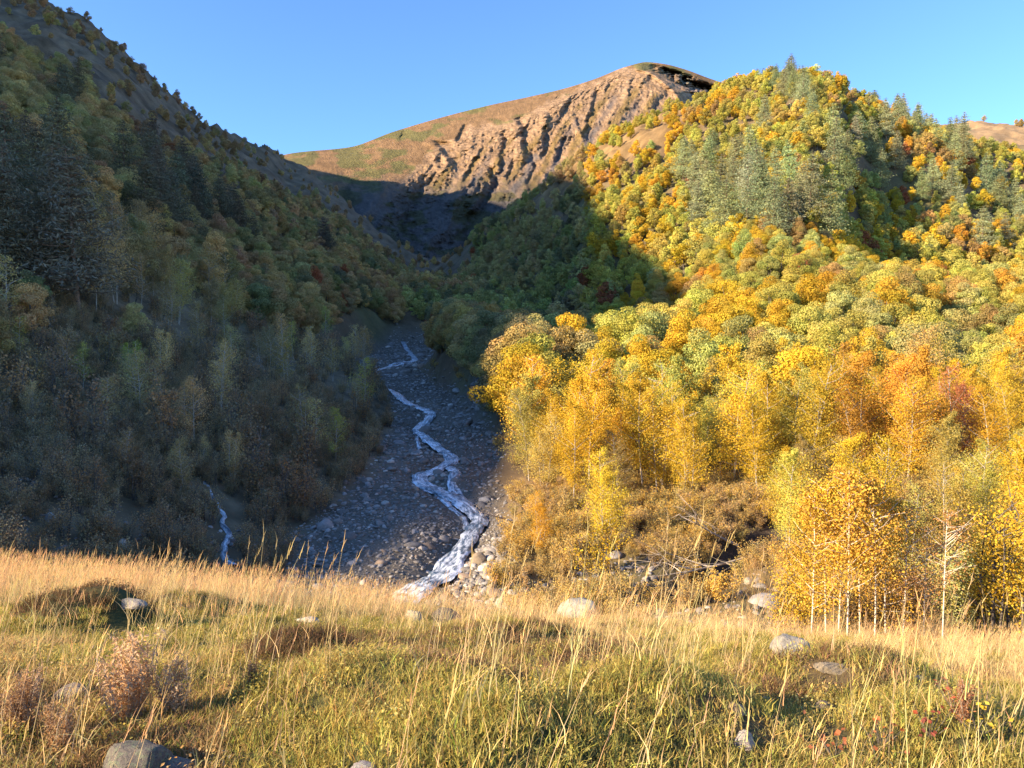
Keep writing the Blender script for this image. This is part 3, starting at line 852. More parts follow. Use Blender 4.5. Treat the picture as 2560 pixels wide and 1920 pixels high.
GOLD = (0.60, 0.40, 0.045); YG = (0.49, 0.435, 0.10); LIME = (0.39, 0.385, 0.13); OR = (0.58, 0.33, 0.055); OLB = (0.44, 0.31, 0.11); RED = (0.36, 0.13, 0.06)
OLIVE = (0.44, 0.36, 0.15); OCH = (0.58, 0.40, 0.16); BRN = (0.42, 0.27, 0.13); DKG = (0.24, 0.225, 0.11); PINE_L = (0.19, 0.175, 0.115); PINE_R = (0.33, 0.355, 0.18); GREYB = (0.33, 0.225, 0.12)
CNAME = {GOLD: 'golden', YG: 'yellow-green', LIME: 'pale green', OR: 'orange', OLB: 'tan-brown', RED: 'red', OLIVE: 'olive', OCH: 'ochre', BRN: 'brown', DKG: 'dark green', PINE_L: 'dark', PINE_R: 'grey-green', GREYB: 'grey-brown'}

TREES = []   # dicts: kind, proto, x, y, z, s(cale), rot, tint, cname
def scatter():
    r = np.random.default_rng(11)
    pts = []
    for (D0, D1, sp) in ((20, 60, 2.7), (60, 130, 3.9), (130, 260, 4.5), (260, 480, 5.4), (480, 690, 8.5)):
        xs = np.arange(-0.82 * D1, 0.82 * D1, sp); ys = np.arange(D0, D1, sp)
        X, Y = np.meshgrid(xs, ys); X = X + r.uniform(-.48, .48, X.shape) * sp; Y = Y + r.uniform(-.48, .48, Y.shape) * sp
        m = (np.abs(X / Y) < 0.8) & (Y >= D0) & (Y < D1)
        pts.append(np.stack([X[m], Y[m]], 1))
    nb = 1000
    db = np.sqrt(r.uniform(64 ** 2, 140 ** 2, nb)); kb = r.uniform(-0.15, 0.03, nb)
    pts.append(np.stack([kb * db, db], 1))
    pts = np.concatenate(pts)
    x, y = pts[:, 0], pts[:, 1]; k = x / y
    z = zvalley(k, y); bm = bed_mask(k, y, 3.5)
    px, py = to_px(x, y, z)
    # hidden behind the ground in front of it?
    horizon = np.full(len(x), -9.0)
    for f in np.linspace(0.35, 0.97, 22):
        yy = np.maximum(y * f, 16)
        horizon = np.maximum(horizon, zvalley(k, yy) / yy)
    hid = horizon - (z + 9) / y
    n1 = fbm(x / 34, y / 34, 3, 501); n2 = fbm(x / 14, y / 14, 3, 502); n3 = fbm(x / 60, y / 60, 2, 503)
    u = r.uniform(size=(len(x), 6))
    xl = np.interp(y, _bd, _bl * _bd); xr = np.interp(y, _bd, _br * _bd)
    for i in range(len(x)):
        D, X_, a, b_ = y[i], x[i], px[i], py[i]
        if bm[i] > (0.12 if D < 140 else 0.45) or hid[i] > 0.012: continue
        left = X_ < (xl[i] + xr[i]) / 2 if D < 250 else k[i] < -0.055
        uu = u[i]
        pine = False
        tb = b_ - 0.5 * 731 * 9 / D
        for (cx, cy, rx, ry, ch) in PINES:
            if ((a - cx) / rx) ** 2 + ((tb - cy) / ry) ** 2 < 1 and uu[0] < ch * (0.62 if cx > 500 else 1.0) and D > 62:
                pine = True
        if pine and D < 420 and uu[5] < 0.55:
            h = 14 * (0.75 + 0.45 * uu[1]) * (0.95 if left else 1.08)
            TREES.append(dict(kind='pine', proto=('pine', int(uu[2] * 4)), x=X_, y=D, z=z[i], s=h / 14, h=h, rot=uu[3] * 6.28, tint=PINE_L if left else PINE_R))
            continue
        if left:
            hl = np.interp(a, *HIGH)
            above = b_ - 8 < hl
            if above:
                if uu[0] > (0.10 + 0.22 * max(n2[i] + 0.12, 0) * 4) or D > 640: continue
                c = BRN if uu[1] < 0.6 else OCH if uu[1] < 0.85 else OLIVE
                h = 2.2 + 3.6 * uu[2]
                TREES.append(dict(kind='broad', proto=('broad_far', int(uu[3] * 4)), x=X_, y=D, z=z[i], s=h / 8, h=h, rot=uu[4] * 6.28, tint=c)); continue
            terrace = D < 125 and X_ > -34 - 0.03 * D
            dist = xl[i] - X_
            if D < 29 or (abs(k[i] - (222 - 512) / F) < 0.025 and D < 41): continue
            if terrace:
                if dist < 0.8 and uu[0] > 0.3: continue
                if D < 36 and uu[0] > 0.6: continue
                if uu[1] < 0.26:
                    h = (3.2 + 3.2 * uu[2]) * (0.6 if D < 44 else 1)
                    c = OCH if uu[3] < 0.5 else OLIVE if uu[3] < 0.8 else YG
                    TREES.append(dict(kind='birch', proto=('thin', int(uu[4] * 4)), x=X_, y=D, z=z[i], s=h / 6.5, h=h, rot=uu[5] * 6.28, tint=c))
                else:
                    h = (2.0 + 1.9 * uu[2]) * (0.7 if D < 38 else 1)
                    c = GREYB if uu[3] < 0.6 else BRN
                    TREES.append(dict(kind='shrub', proto=('shrub', int(uu[4] * 3)), x=X_, y=D, z=z[i], s=h / 2.6, h=h, rot=uu[5] * 6.28, tint=c))
                continue
            v = n1[i] + 0.5 * n2[i] + (uu[1] - .5) * 0.9
            c = OLIVE if v < -0.15 else OCH if v < 0.2 else BRN if v < 0.38 else DKG if v < 0.5 else OCH
            if n3[i] + 0.3 * (uu[2] - .5) > 0.18 and uu[2] < 0.6: c = OLIVE
            if uu[2] < 0.006: c = RED
            if D < 110:
                if uu[4] < 0.55:
                    h = (5.5 + 4 * uu[3]) * (0.65 if D < 60 and k[i] < -0.5 else 1)
                    TREES.append(dict(kind='birch', proto=('birch' if uu[0] < 0.6 else 'thin', int(uu[5] * 4)), x=X_, y=D, z=z[i], s=h / (7 if uu[0] < .6 else 6.5), h=h, rot=uu[3] * 6.28, tint=c))
                elif uu[4] < 0.8:
                    h = (6 + 3.5 * uu[3]) * (0.55 if D < 85 and k[i] < -0.5 else 1)
                    TREES.append(dict(kind='broad', proto=('broad', int(uu[5] * 5)), x=X_, y=D, z=z[i], s=h / 8, h=h, rot=uu[3] * 6.28, tint=c))
                else:
                    h = 2.4 + 1.5 * uu[3]
                    TREES.append(dict(kind='shrub', proto=('shrub', int(uu[5] * 3)), x=X_, y=D, z=z[i], s=h / 2.6, h=h, rot=uu[3] * 6.28, tint=BRN))
            else:
                h = 4.8 + 3.6 * uu[3]
                pr = ('broad', int(uu[5] * 5)) if D < 240 else ('broad_far', int(uu[5] * 4))
                TREES.append(dict(kind='broad', proto=pr, x=X_, y=D, z=z[i], s=h / 8, h=h, rot=uu[4] * 6.28, tint=c))
            continue
        # ---- right side
        if 196 < D < 330 and -0.22 < k[i] < -0.05 and uu[0] < 0.3: c = BRN
        if D > 480:
            if k[i] > 0.5 and D > 560 and D < 650 and uu[0] < 0.35 and abs(D - 625) < 16:
                h = 4 + 4 * uu[1]
                TREES.append(dict(kind='broad', proto=('broad_far', int(uu[3] * 4)), x=X_, y=D, z=z[i], s=h / 8, h=h, rot=uu[4] * 6.28, tint=OLB if uu[2] < .5 else OLIVE))
            elif k[i] < 0.1 and uu[0] < 0.3:
                TREES.append(dict(kind='broad', proto=('broad_far', int(uu[3] * 4)), x=X_, y=D, z=z[i], s=0.6, h=5, rot=uu[4] * 6.28, tint=BRN if uu[2] < .5 else DKG))
            continue
        if a > 1060: 
            if uu[0] < 0.4: continue
        slide = math.exp(-(((X_ + 2.7) / 3.2) ** 2 + ((D - 88) / 9) ** 2))
        if slide > 0.65: continue
        dist = X_ - xr[i]
        brush = D < 42
        if brush:
            if a > 780 and a < 1060 and D > 21 and D < 38.5 and uu[1] < 0.62:
                h = 3.0 + 2.4 * uu[2]
                c = GOLD if uu[3] < 0.6 else YG if uu[3] < 0.85 else OR
                TREES.append(dict(kind='birch', proto=('birch_near', int(uu[4] * 4)), x=X_, y=D, z=z[i], s=h / 7, h=h, rot=uu[5] * 6.28, tint=c)); continue
            if a > 1040 or D < 29 : continue
            # ravine and fallen tree
            if 620 < a < 790 and D < 38.5: continue
            if D < 34 and uu[0] > 0.25: continue
            if uu[1] < 0.45 and D > 35:
                h = 2.6 + 2.2 * uu[2]
                c = OR if uu[3] < 0.35 else GOLD if uu[3] < 0.75 else OLB
                TREES.append(dict(kind='birch', proto=('birch_near', int(uu[4] * 4)), x=X_, y=D, z=z[i], s=h / 7, h=h, rot=uu[5] * 6.28, tint=c))
            else:
                h = 0.9 + 1.3 * uu[2]
                c = OLB if uu[3] < 0.5 else OR if uu[3] < 0.75 else GOLD
                TREES.append(dict(kind='bush', proto=('bush', int(uu[4] * 3)), x=X_, y=D, z=z[i], s=h, h=h, rot=uu[5] * 6.28, tint=c))
            continue
        line = np.interp(a, [520, 560, 600, 670, 715, 740], [235, 212, 176, 138, 98, 60])
        if D > 190 and 520 < a < 735 and b_ < line - 2 and uu[0] > 0.16 + 0.4 * (n2[i] > 0.05): continue
        shade_strip = k[i] < 0.02
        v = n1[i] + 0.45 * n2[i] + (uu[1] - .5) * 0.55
        if D < 68 and k[i] > 0.0:
            c = GOLD if v < 0.05 else YG if v < 0.24 else OR if v < 0.30 else OLB if v < .38 else GOLD
            if k[i] > 0.42 and v > 0.45 : c = RED if uu[2] < 0.02 else OR if uu[2] < .25 else GOLD
            if uu[4] < 0.62 or D < 56:
                h = 4.6 + 3.4 * uu[3]
                TREES.append(dict(kind='birch', proto=('birch_near' if D < 52 else 'birch', int(uu[5] * 4)), x=X_, y=D, z=z[i], s=h / 7, h=h, rot=uu[3] * 6.28, tint=c)); continue
            h = 4.5 + 3.2 * uu[3]
            TREES.append(dict(kind='broad', proto=('broad', int(uu[5] * 5)), x=X_, y=D, z=z[i], s=h / 8, h=h, rot=uu[3] * 6.28, tint=c)); continue
        if D < 130:
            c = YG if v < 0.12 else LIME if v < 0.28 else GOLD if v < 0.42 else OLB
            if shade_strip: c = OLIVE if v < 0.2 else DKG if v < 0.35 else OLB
            if k[i] > 0.25 and v < -0.2: c = GOLD
            if k[i] > 0.25 and v > 0.3: c = OR if uu[2] < 0.15 else OLB if uu[2] < .5 else YG
            h = 5.4 + 3.2 * uu[3]
            if dist < 3 and k[i] < 0: h *= 0.7
        else:
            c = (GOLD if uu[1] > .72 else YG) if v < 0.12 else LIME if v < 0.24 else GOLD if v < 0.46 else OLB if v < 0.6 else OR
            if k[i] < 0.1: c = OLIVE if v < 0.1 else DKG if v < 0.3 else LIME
            if uu[2] < 0.008: c = RED
            h = 4.8 + 3.2 * uu[3]
        pr = ('broad', int(uu[5] * 5)) if D < 170 else ('broad_far', int(uu[5] * 4))
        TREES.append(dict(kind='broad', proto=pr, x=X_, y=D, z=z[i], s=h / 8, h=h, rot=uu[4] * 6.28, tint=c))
scatter()

# ------------------------------------------------------------------ instancing of what nobody could count
def protos_collection(name, meshes):
    c = bpy.data.collections.new(name)
    for i, me in enumerate(meshes):
        o = bpy.data.objects.new('%s_%02d' % (name, i), me)
        c.objects.link(o)
    return c

def instancer(name, pos, rot, scl, idx, tint, coll):
    n = len(pos)
    me = bpy.data.meshes.new(name)
    me.vertices.add(n)
    me.vertices.foreach_set('co', np.asarray(pos, np.float32).ravel())
    for k, typ, arr, f in (('rot', 'FLOAT_VECTOR', rot, 'vector'), ('scl', 'FLOAT_VECTOR', scl, 'vector'), ('idx', 'INT', idx, 'value'), ('tint', 'FLOAT_COLOR', tint, 'color')):
        a = me.attributes.new(k, typ, 'POINT')
        arr = np.asarray(arr, np.int32 if typ == 'INT' else np.float32)
        if typ == 'FLOAT_COLOR' and arr.shape[1] == 3: arr = np.hstack([arr, np.ones((n, 1), np.float32)])
        a.data.foreach_set(f, np.ascontiguousarray(arr).ravel())
    o = link(name, me)
    g = bpy.data.node_groups.new(name + '_nodes', 'GeometryNodeTree')
    g.interface.new_socket('Geometry', in_out='INPUT', socket_type='NodeSocketGeometry')
    g.interface.new_socket('Geometry', in_out='OUTPUT', socket_type='NodeSocketGeometry')
    gi = g.nodes.new('NodeGroupInput'); go = g.nodes.new('NodeGroupOutput')
    ip = g.nodes.new('GeometryNodeInstanceOnPoints')
    ci = g.nodes.new('GeometryNodeCollectionInfo')
    ci.inputs['Collection'].default_value = coll
    ci.inputs['Separate Children'].default_value = True
    ci.inputs['Reset Children'].default_value = True
    ip.inputs['Pick Instance'].default_value = True
    def attr(nm, typ):
        n = g.nodes.new('GeometryNodeInputNamedAttribute'); n.data_type = typ; n.inputs['Name'].default_value = nm
        return n.outputs['Attribute']
    g.links.new(gi.outputs[0], ip.inputs['Points'])
    g.links.new(ci.outputs[0], ip.inputs['Instance'])
    g.links.new(attr('idx', 'INT'), ip.inputs['Instance Index'])
    er = g.nodes.new('FunctionNodeEulerToRotation')
    g.links.new(attr('rot', 'FLOAT_VECTOR'), er.inputs[0])
    g.links.new(er.outputs[0], ip.inputs['Rotation'])
    g.links.new(attr('scl', 'FLOAT_VECTOR'), ip.inputs['Scale'])
    g.links.new(ip.outputs[0], go.inputs[0])
    md = o.modifiers.new('instances', 'NODES'); md.node_group = g
    return o

def forest(name, trees):
    keys = sorted(set(t['proto'] for t in trees))
    coll = protos_collection(name + '_kinds', [PROTO[a][b]['joined'] for a, b in keys])
    kid = {k: i for i, k in enumerate(keys)}
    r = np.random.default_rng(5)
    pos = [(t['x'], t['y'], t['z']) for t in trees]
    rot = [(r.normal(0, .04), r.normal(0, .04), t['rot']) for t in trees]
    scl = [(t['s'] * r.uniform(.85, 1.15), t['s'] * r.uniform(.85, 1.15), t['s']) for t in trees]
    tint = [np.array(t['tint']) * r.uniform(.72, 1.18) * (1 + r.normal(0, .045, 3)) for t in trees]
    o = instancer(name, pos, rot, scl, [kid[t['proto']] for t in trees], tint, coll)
    tag(o, kind='stuff')
    return o
print('TREES', len(TREES), {k: sum(t['kind'] == k for t in TREES) for k in ('broad', 'birch', 'pine', 'shrub', 'bush')})

# ------------------------------------------------------------------ stream, waterfall
def water_material():
    m, t, o = new_mat('white_water')
    a = N(t, 'ShaderNodeAttribute', attribute_name='flow', attribute_type='GEOMETRY')
    mp = N(t, 'ShaderNodeMapping'); mp.inputs['Scale'].default_value = (0.45, 2.2, 1)
    L(t, a.outputs['Vector'], mp.inputs['Vector'])
    n = pos_noise(t, 2.6, 8, 0.72, mp.outputs[0])
    n2 = pos_noise(t, 0.45, 3, 0.5, a.outputs['Vector'])
    f = ramp(t, math_n(t, 'ADD', math_n(t, 'MULTIPLY', n, 0.75), math_n(t, 'MULTIPLY', n2, 0.35)), [(0.50, (0, 0, 0)), (0.63, (1, 1, 1))])
    c = mixc(t, f, (0.06, 0.09, 0.12), (0.84, 0.88, 0.92))
    p = N(t, 'ShaderNodeBsdfPrincipled', Roughness=0.28); L(t, c, p.inputs['Base Color'])
    b = N(t, 'ShaderNodeBump', Strength=0.6, Distance=0.06); L(t, n, b.inputs['Height']); L(t, b.outputs[0], p.inputs['Normal'])
    L(t, p.outputs[0], o.inputs['Surface'])
    return m
M_WATER = water_material()

def ribbon(px, py, half, zc, seed, nc=13):
    d = np.stack([np.gradient(px), np.gradient(py)], 1); d /= np.linalg.norm(d, axis=1)[:, None] + 1e-9
    nx, ny = -d[:, 1], d[:, 0]
    s = np.concatenate([[0], np.cumsum(np.hypot(np.diff(px), np.diff(py)))])
    t = np.linspace(-1, 1, nc)
    wl = half * (1 + 0.45 * fbm(s / 1.3, s * 0 + 2.1, 3, seed)); wr = half * (1 + 0.45 * fbm(s / 1.3, s * 0 + 9.1, 3, seed + 3))
    W = np.where(t[None] < 0, wl[:, None], wr[:, None]) * t[None]
    X = px[:, None] + nx[:, None] * W; Y = py[:, None] + ny[:, None] * W
    Z = zc[:, None] + fbm(X / 0.5, Y / 0.5, 3, seed + 5) * 0.10 - 0.12 * t[None] ** 4
    fl = np.stack([np.repeat(s[:, None], nc, 1), W, np.zeros_like(W)], -1)
    return np.stack([X, Y, Z], -1).reshape(-1, 3), grid_quads(len(px), nc), fl.reshape(-1, 3)

def build_water():
    zc = zvalley(SPX / SPY, SPY)
    k = np.ones(25) / 25
    zs = np.convolve(np.pad(zc, 12, mode='edge'), k, 'valid') + 0.36
    zs = np.minimum(zs, zfloor(SPY) + 0.05)
    half = np.interp(SPY, [28, 31, 34, 43, 50, 60, 75, 95, 120, 160, 200], [0.55, 0.7, 0.75, 0.5, 0.6, 0.55, 0.55, 0.6, 0.7, 0.85, 0.55])
    V1, Q1, F1 = ribbon(SPX, SPY, half, zs, 901)
    b = [P(449, 458, 58.6), P(455, 470, 54.5), P(452, 482, 51.2), P(461, 494, 47.9)]
    tt = np.linspace(0, 3, 90); bx = _cat(np.array([p[0] for p in b]), tt); by = _cat(np.array([p[1] for p in b]), tt)
    V2, Q2, F2 = ribbon(bx, by, np.full(90, 0.42), zvalley(bx / by, by) + 0.14, 911, 9)
    VV = [V1, V2]; QQ = [Q1, Q2 + len(V1)]; FF = [F1, F2]; cnt = len(V1) + len(V2)
    for bi, pts_ in enumerate(([(432, 411, 84.5), (428, 420, 78), (422, 428, 73), (417, 434, 69.5), (421, 447, 63)], [(436, 488, 49.5), (447, 500, 46.5), (463, 510, 44), (466, 521, 41.8)], [(414, 361, 166), (403, 363, 162), (392, 368, 156), (386, 372, 147)])):
        b = [P(*p) for p in pts_]; m_ = len(b)
        tt = np.linspace(0, m_ - 1, 90); bx = _cat(np.array([p[0] for p in b]), tt); by = _cat(np.array([p[1] for p in b]), tt)
        V3, Q3, F3 = ribbon(bx, by, np.full(90, 0.22 if bi < 2 else 0.45), zvalley(bx / by, by) + 0.12, 931 + bi, 7)
        VV.append(V3); QQ.append(Q3 + cnt); FF.append(F3); cnt += len(V3)
    me = mesh_np('stream', np.concatenate(VV), np.concatenate(QQ), M_WATER, attrs={'flow': ('FLOAT_VECTOR', 'POINT', np.concatenate(FF))}, smooth=True)
    tag(link('stream', me), kind='structure')
    w = [P(207, 512, 41.5), P(210, 520, 41), P(214, 526, 40.2), P(222, 536, 39), P(226, 552, 37), P(224, 568, 35.5), P(232, 585, 33.5)]
    tt = np.linspace(0, 6, 160); bx = _cat(np.array([p[0] for p in w]), tt); by = _cat(np.array([p[1] for p in w]), tt)
    bx = bx + fbm(tt * 2, tt * 0, 2, 77) * 0.25
    V, Q, Fl = ribbon(bx, by, np.interp(tt, [0, 2, 3, 6], [0.03, 0.06, 0.13, 0.18]), zvalley(bx / by, by) + 0.13, 921, 7)
    o = link('waterfall', mesh_np('waterfall', V, Q, M_WATER, attrs={'flow': ('FLOAT_VECTOR', 'POINT', Fl)}, smooth=True))
    tag(o, 'thin white side cascade tumbling down the dark bank beyond the dry grass', 'waterfall')
build_water()

# ------------------------------------------------------------------ rocks
def rock_mesh(name, seed, sub=3, rough=0.28, flat=0.7, cuts=5, mat=None):
    import bmesh
    r = np.random.default_rng(seed)
    bm = bmesh.new(); bmesh.ops.create_icosphere(bm, subdivisions=sub, radius=1.0)
    V = np.array([v.co[:] for v in bm.verts]); Q = np.array([[v.index for v in f.verts] for f in bm.faces]); bm.free()
    d = V / np.linalg.norm(V, axis=1)[:, None]
    R = 1 + rough * (fbm(d[:, 0] * 1.3 + d[:, 2] * .9 + seed, d[:, 1] * 1.3 - d[:, 2] * .7, 3, seed) )
    P_ = d * R[:, None]
    for i in range(cuts):
        n = r.normal(size=3); n[2] = abs(n[2]) * 0.8; n /= np.linalg.norm(n); c = r.uniform(0.62, 0.86)
        over = np.maximum(P_ @ n - c, 0)
        P_ = P_ - over[:, None] * n * 0.92
    P_ += d * (fbm(P_[:, 0] * 5 + P_[:, 2] * 3, P_[:, 1] * 5 - P_[:, 2] * 2, 3, seed + 9) * 0.05)[:, None]
    P_[:, 2] *= flat
    return mesh_np(name, P_, Q, mat, smooth=True)

STONES = [rock_mesh('stone', 700 + i, 2, 0.3, [0.6, 0.45, 0.75, 0.5, 0.65, 0.4][i], 5, M_STONE) for i in range(6)]
def build_stones():
    r = np.random.default_rng(21)
    out = []
    for D0, D1, sp, s0 in ((27, 44, 0.22, 0.065), (44, 75, 0.36, 0.09), (75, 130, 0.62, 0.135), (130, 240, 1.0, 0.2)):
        xs = np.arange(-26 if D0 < 50 else -34, 6, sp); ys = np.arange(D0, D1, sp)
        X, Y = np.meshgrid(xs, ys); X = (X + r.uniform(-.5, .5, X.shape) * sp).ravel(); Y = (Y + r.uniform(-.5, .5, Y.shape) * sp).ravel()
        bm = bed_mask(X / Y, Y, 2.5); sd = stream_dist(X, Y)
        hw = np.interp(Y, [28, 34, 43, 60, 95, 160, 200], [1.3, 1.0, 0.55, 0.6, 0.6, 0.8, 0.5])
        keep = (bm > r.uniform(0.15, 0.9, len(X))) & ((sd > hw) | (r.uniform(size=len(X)) < 0.24)) & (Y > rimD(X / Y) + 6)
        X, Y, sd = X[keep], Y[keep], sd[keep]
        s = s0 * np.exp(r.normal(0, 0.5, len(X)))
        big = r.uniform(size=len(X)) < 0.02
        s = np.where(big, s * 2.6, s)
        out.append(np.stack([X, Y, s, sd], 1))
    # stones of the eroded bank and scree beside the cascade, and on the sunny bank by the stream
    def blob(px0, px1, py0, py1, D0, D1, n, s0):
        k = (r.uniform(px0, px1, n) - 512) / F; d = r.uniform(D0, D1, n)
        return np.stack([k * d, d, s0 * np.exp(r.normal(0, 0.5, n)), np.full(n, 9)], 1)
    out.append(blob(10, 330, 0, 0, 28, 38, 260, 0.10)); out.append(blob(455, 520, 0, 0, 25, 38, 420, 0.13)); out.append(blob(520, 660, 0, 0, 24, 33, 500, 0.09)); out.append(blob(600, 800, 0, 0, 20, 34, 420, 0.07))
    out.append(blob(470, 505, 0, 0, 80, 98, 160, 0.16))
    S = np.concatenate(out)
    z = zvalley(S[:, 0] / S[:, 1], S[:, 1])
    z = np.maximum(z, zmeadow(S[:, 0], S[:, 1]) * (S[:, 1] < 30) - 99 * (S[:, 1] >= 30))
    wid = S[:, 2] * 2 * F / S[:, 1]
    px, py = to_px(S[:, 0], S[:, 1], z)
    vis = (px > 2) & (px < 1022) & (py < np.interp(px, [0, 400, 600, 800, 1024], [572, 598, 600, 628, 640]))
    order = np.argsort(-(wid * vis))
    nind = min(220, int((wid * vis > 5.5).sum()))
    ind = set(order[:nind].tolist())
    tn = r.uniform(size=len(S))
    base = np.where(tn[:, None] < 0.62, np.array([[0.235, 0.215, 0.19]]), np.where(tn[:, None] < 0.86, np.array([[0.34, 0.325, 0.305]]), np.where(tn[:, None] < 0.95, np.array([[0.52, 0.48, 0.42]]), np.array([[0.32, 0.24, 0.17]]))))
    cn = np.where(tn < 0.62, 'slate-grey', np.where(tn < 0.86, 'mid-grey', np.where(tn < 0.95, 'pale', 'rusty-brown')))
    tint = base * r.uniform(0.75, 1.25, (len(S), 1))
    rest = [i for i in range(len(S)) if i not in ind]
    rr = lambda n, a, b: r.uniform(a, b, n)
    n = len(S)
    rot = np.stack([r.normal(0, .25, n), r.normal(0, .25, n), rr(n, 0, 6.28)], 1)
    scl = np.stack([S[:, 2] * rr(n, .9, 1.4), S[:, 2] * rr(n, .75, 1.1), S[:, 2] * rr(n, .7, 1.1)], 1)
    idx = r.integers(0, 6, n)
    pos = np.stack([S[:, 0], S[:, 1], z + S[:, 2] * 0.12], 1)
    o = instancer('gravel', pos[rest], rot[rest], scl[rest], idx[rest], tint[rest], protos_collection('stones', STONES))
    tag(o, kind='stuff')
    res = []
    for i in order[:nind]:
        o = link('river_stone', STONES[idx[i]])
        o.location = pos[i]; o.rotation_euler = rot[i]; o.scale = scl[i]; o['tint'] = [float(v) for v in tint[i]] + [1.0]
        res.append(dict(o=o, px=px[i], py=py[i], D=S[i, 1], x=S[i, 0], c=str(cn[i]), w=wid[i], sd=S[i, 3]))
    return res
RIVER_STONES = build_stones()

# ------------------------------------------------------------------ meadow: point on the turf seen at a pixel
def on_meadow(px, py):
    k, q = ray(px, py)
    d = np.linspace(2.0, 22, 2000)
    hit = np.nonzero(zmeadow(k * d, d) >= q * d)[0]
    D = d[hit[0]] if len(hit) else 15.0
    return k * D, D, float(zmeadow(np.array([k * D]), np.array([D]))[0])

BOULDERS = [  # px, base py, width px, depth ratio, height ratio, material, seed, name, label
 (580, 617, 42, 0.8, 0.62, 'B', 31, 'boulder', 'large pale weathered boulder on the meadow edge before the earth bank', (1, 1, 0.95)),
 (414, 621, 17, 0.9, 0.9, 'B', 32, 'boulder', 'cream-coloured lit boulder touching a dark rock on the meadow edge', (1.15, 1.1, 1)),
 (446, 622, 30, 0.8, 0.6, 'L', 33, 'boulder', 'dark rounded rock half sunk in dry grass beside the cream boulder', (0.5, 0.45, 0.42)),
 (308, 624, 27, 0.7, 0.35, 'B', 34, 'rock', 'flat white stone lying in straw grass short of the stream', (1.35, 1.35, 1.35)),
 (791, 655, 42, 0.7, 0.6, 'B', 35, 'boulder', 'grey boulder with a shadowed top before the yellow birch saplings', (0.85, 0.85, 0.85)),
 (140, 778, 84, 0.9, 0.60, 'L', 36, 'boulder', 'lichen-spotted round boulder under the withered weed', (0.5, 0.5, 0.45)),
 (180, 777, 46, 0.9, 0.45, 'L', 37, 'rock', 'low mauve-grey rock leaning on the lichen-spotted boulder', (0.7, 0.65, 0.66)),
 (72, 697, 34, 0.8, 0.4, 'L', 38, 'rock', 'brown flat rock nearly hidden in grass behind the withered weed', (0.9, 0.75, 0.65)),
 (131, 606, 36, 0.6, 0.22, 'L', 39, 'rock', 'long low grey slab lying in the straw grass above two dark tussocks', (1.0, 0.95, 0.95)),
 (744, 746, 22, 0.8, 0.85, 'L', 40, 'rock', 'upright pinkish-white stone in the shaded turf with lit top', (1.5, 1.4, 1.4)),
 (737, 712, 19, 0.8, 0.6, 'B', 41, 'rock', 'small tan stone in green turf below the white one', (0.95, 0.8, 0.65)),
 (768, 702, 16, 0.7, 0.4, 'B', 42, 'rock', 'small white stone in green turf', (1.4, 1.4, 1.4)),
 (826, 713, 22, 0.8, 0.65, 'B', 43, 'rock', 'rounded tan rock beside a hummock with its shadow to one side', (0.75, 0.62, 0.48)),
 (368, 770, 30, 0.8, 0.4, 'L', 44, 'rock', 'lilac-grey stone peeping out of the grass at the lower picture edge', (1.3, 1.25, 1.35)),
 (832, 670, 36, 0.6, 0.22, 'B', 45, 'rock', 'flat tan slab in dry grass just below the grey shadow-topped boulder', (0.85, 0.75, 0.6)),
 (918, 680, 13, 0.7, 0.45, 'B', 46, 'rock', 'tiny pale stone in dry grass under the birch saplings', (1.2, 1.2, 1.2)),
]
ROCK_SPOTS = []
def clear_of_rocks(X, Y, f=1.0):
    """no grass through a rock, and only thin grass on the camera side just below it"""
    ok = np.ones(len(X), bool)
    for x, y, s in ROCK_SPOTS:
        ok &= ((X - x) / (s * 1.0 * f)) ** 2 + ((Y - y + 0.9 * s) / (s * 1.7 * f + 0.06)) ** 2 > 1
    return ok
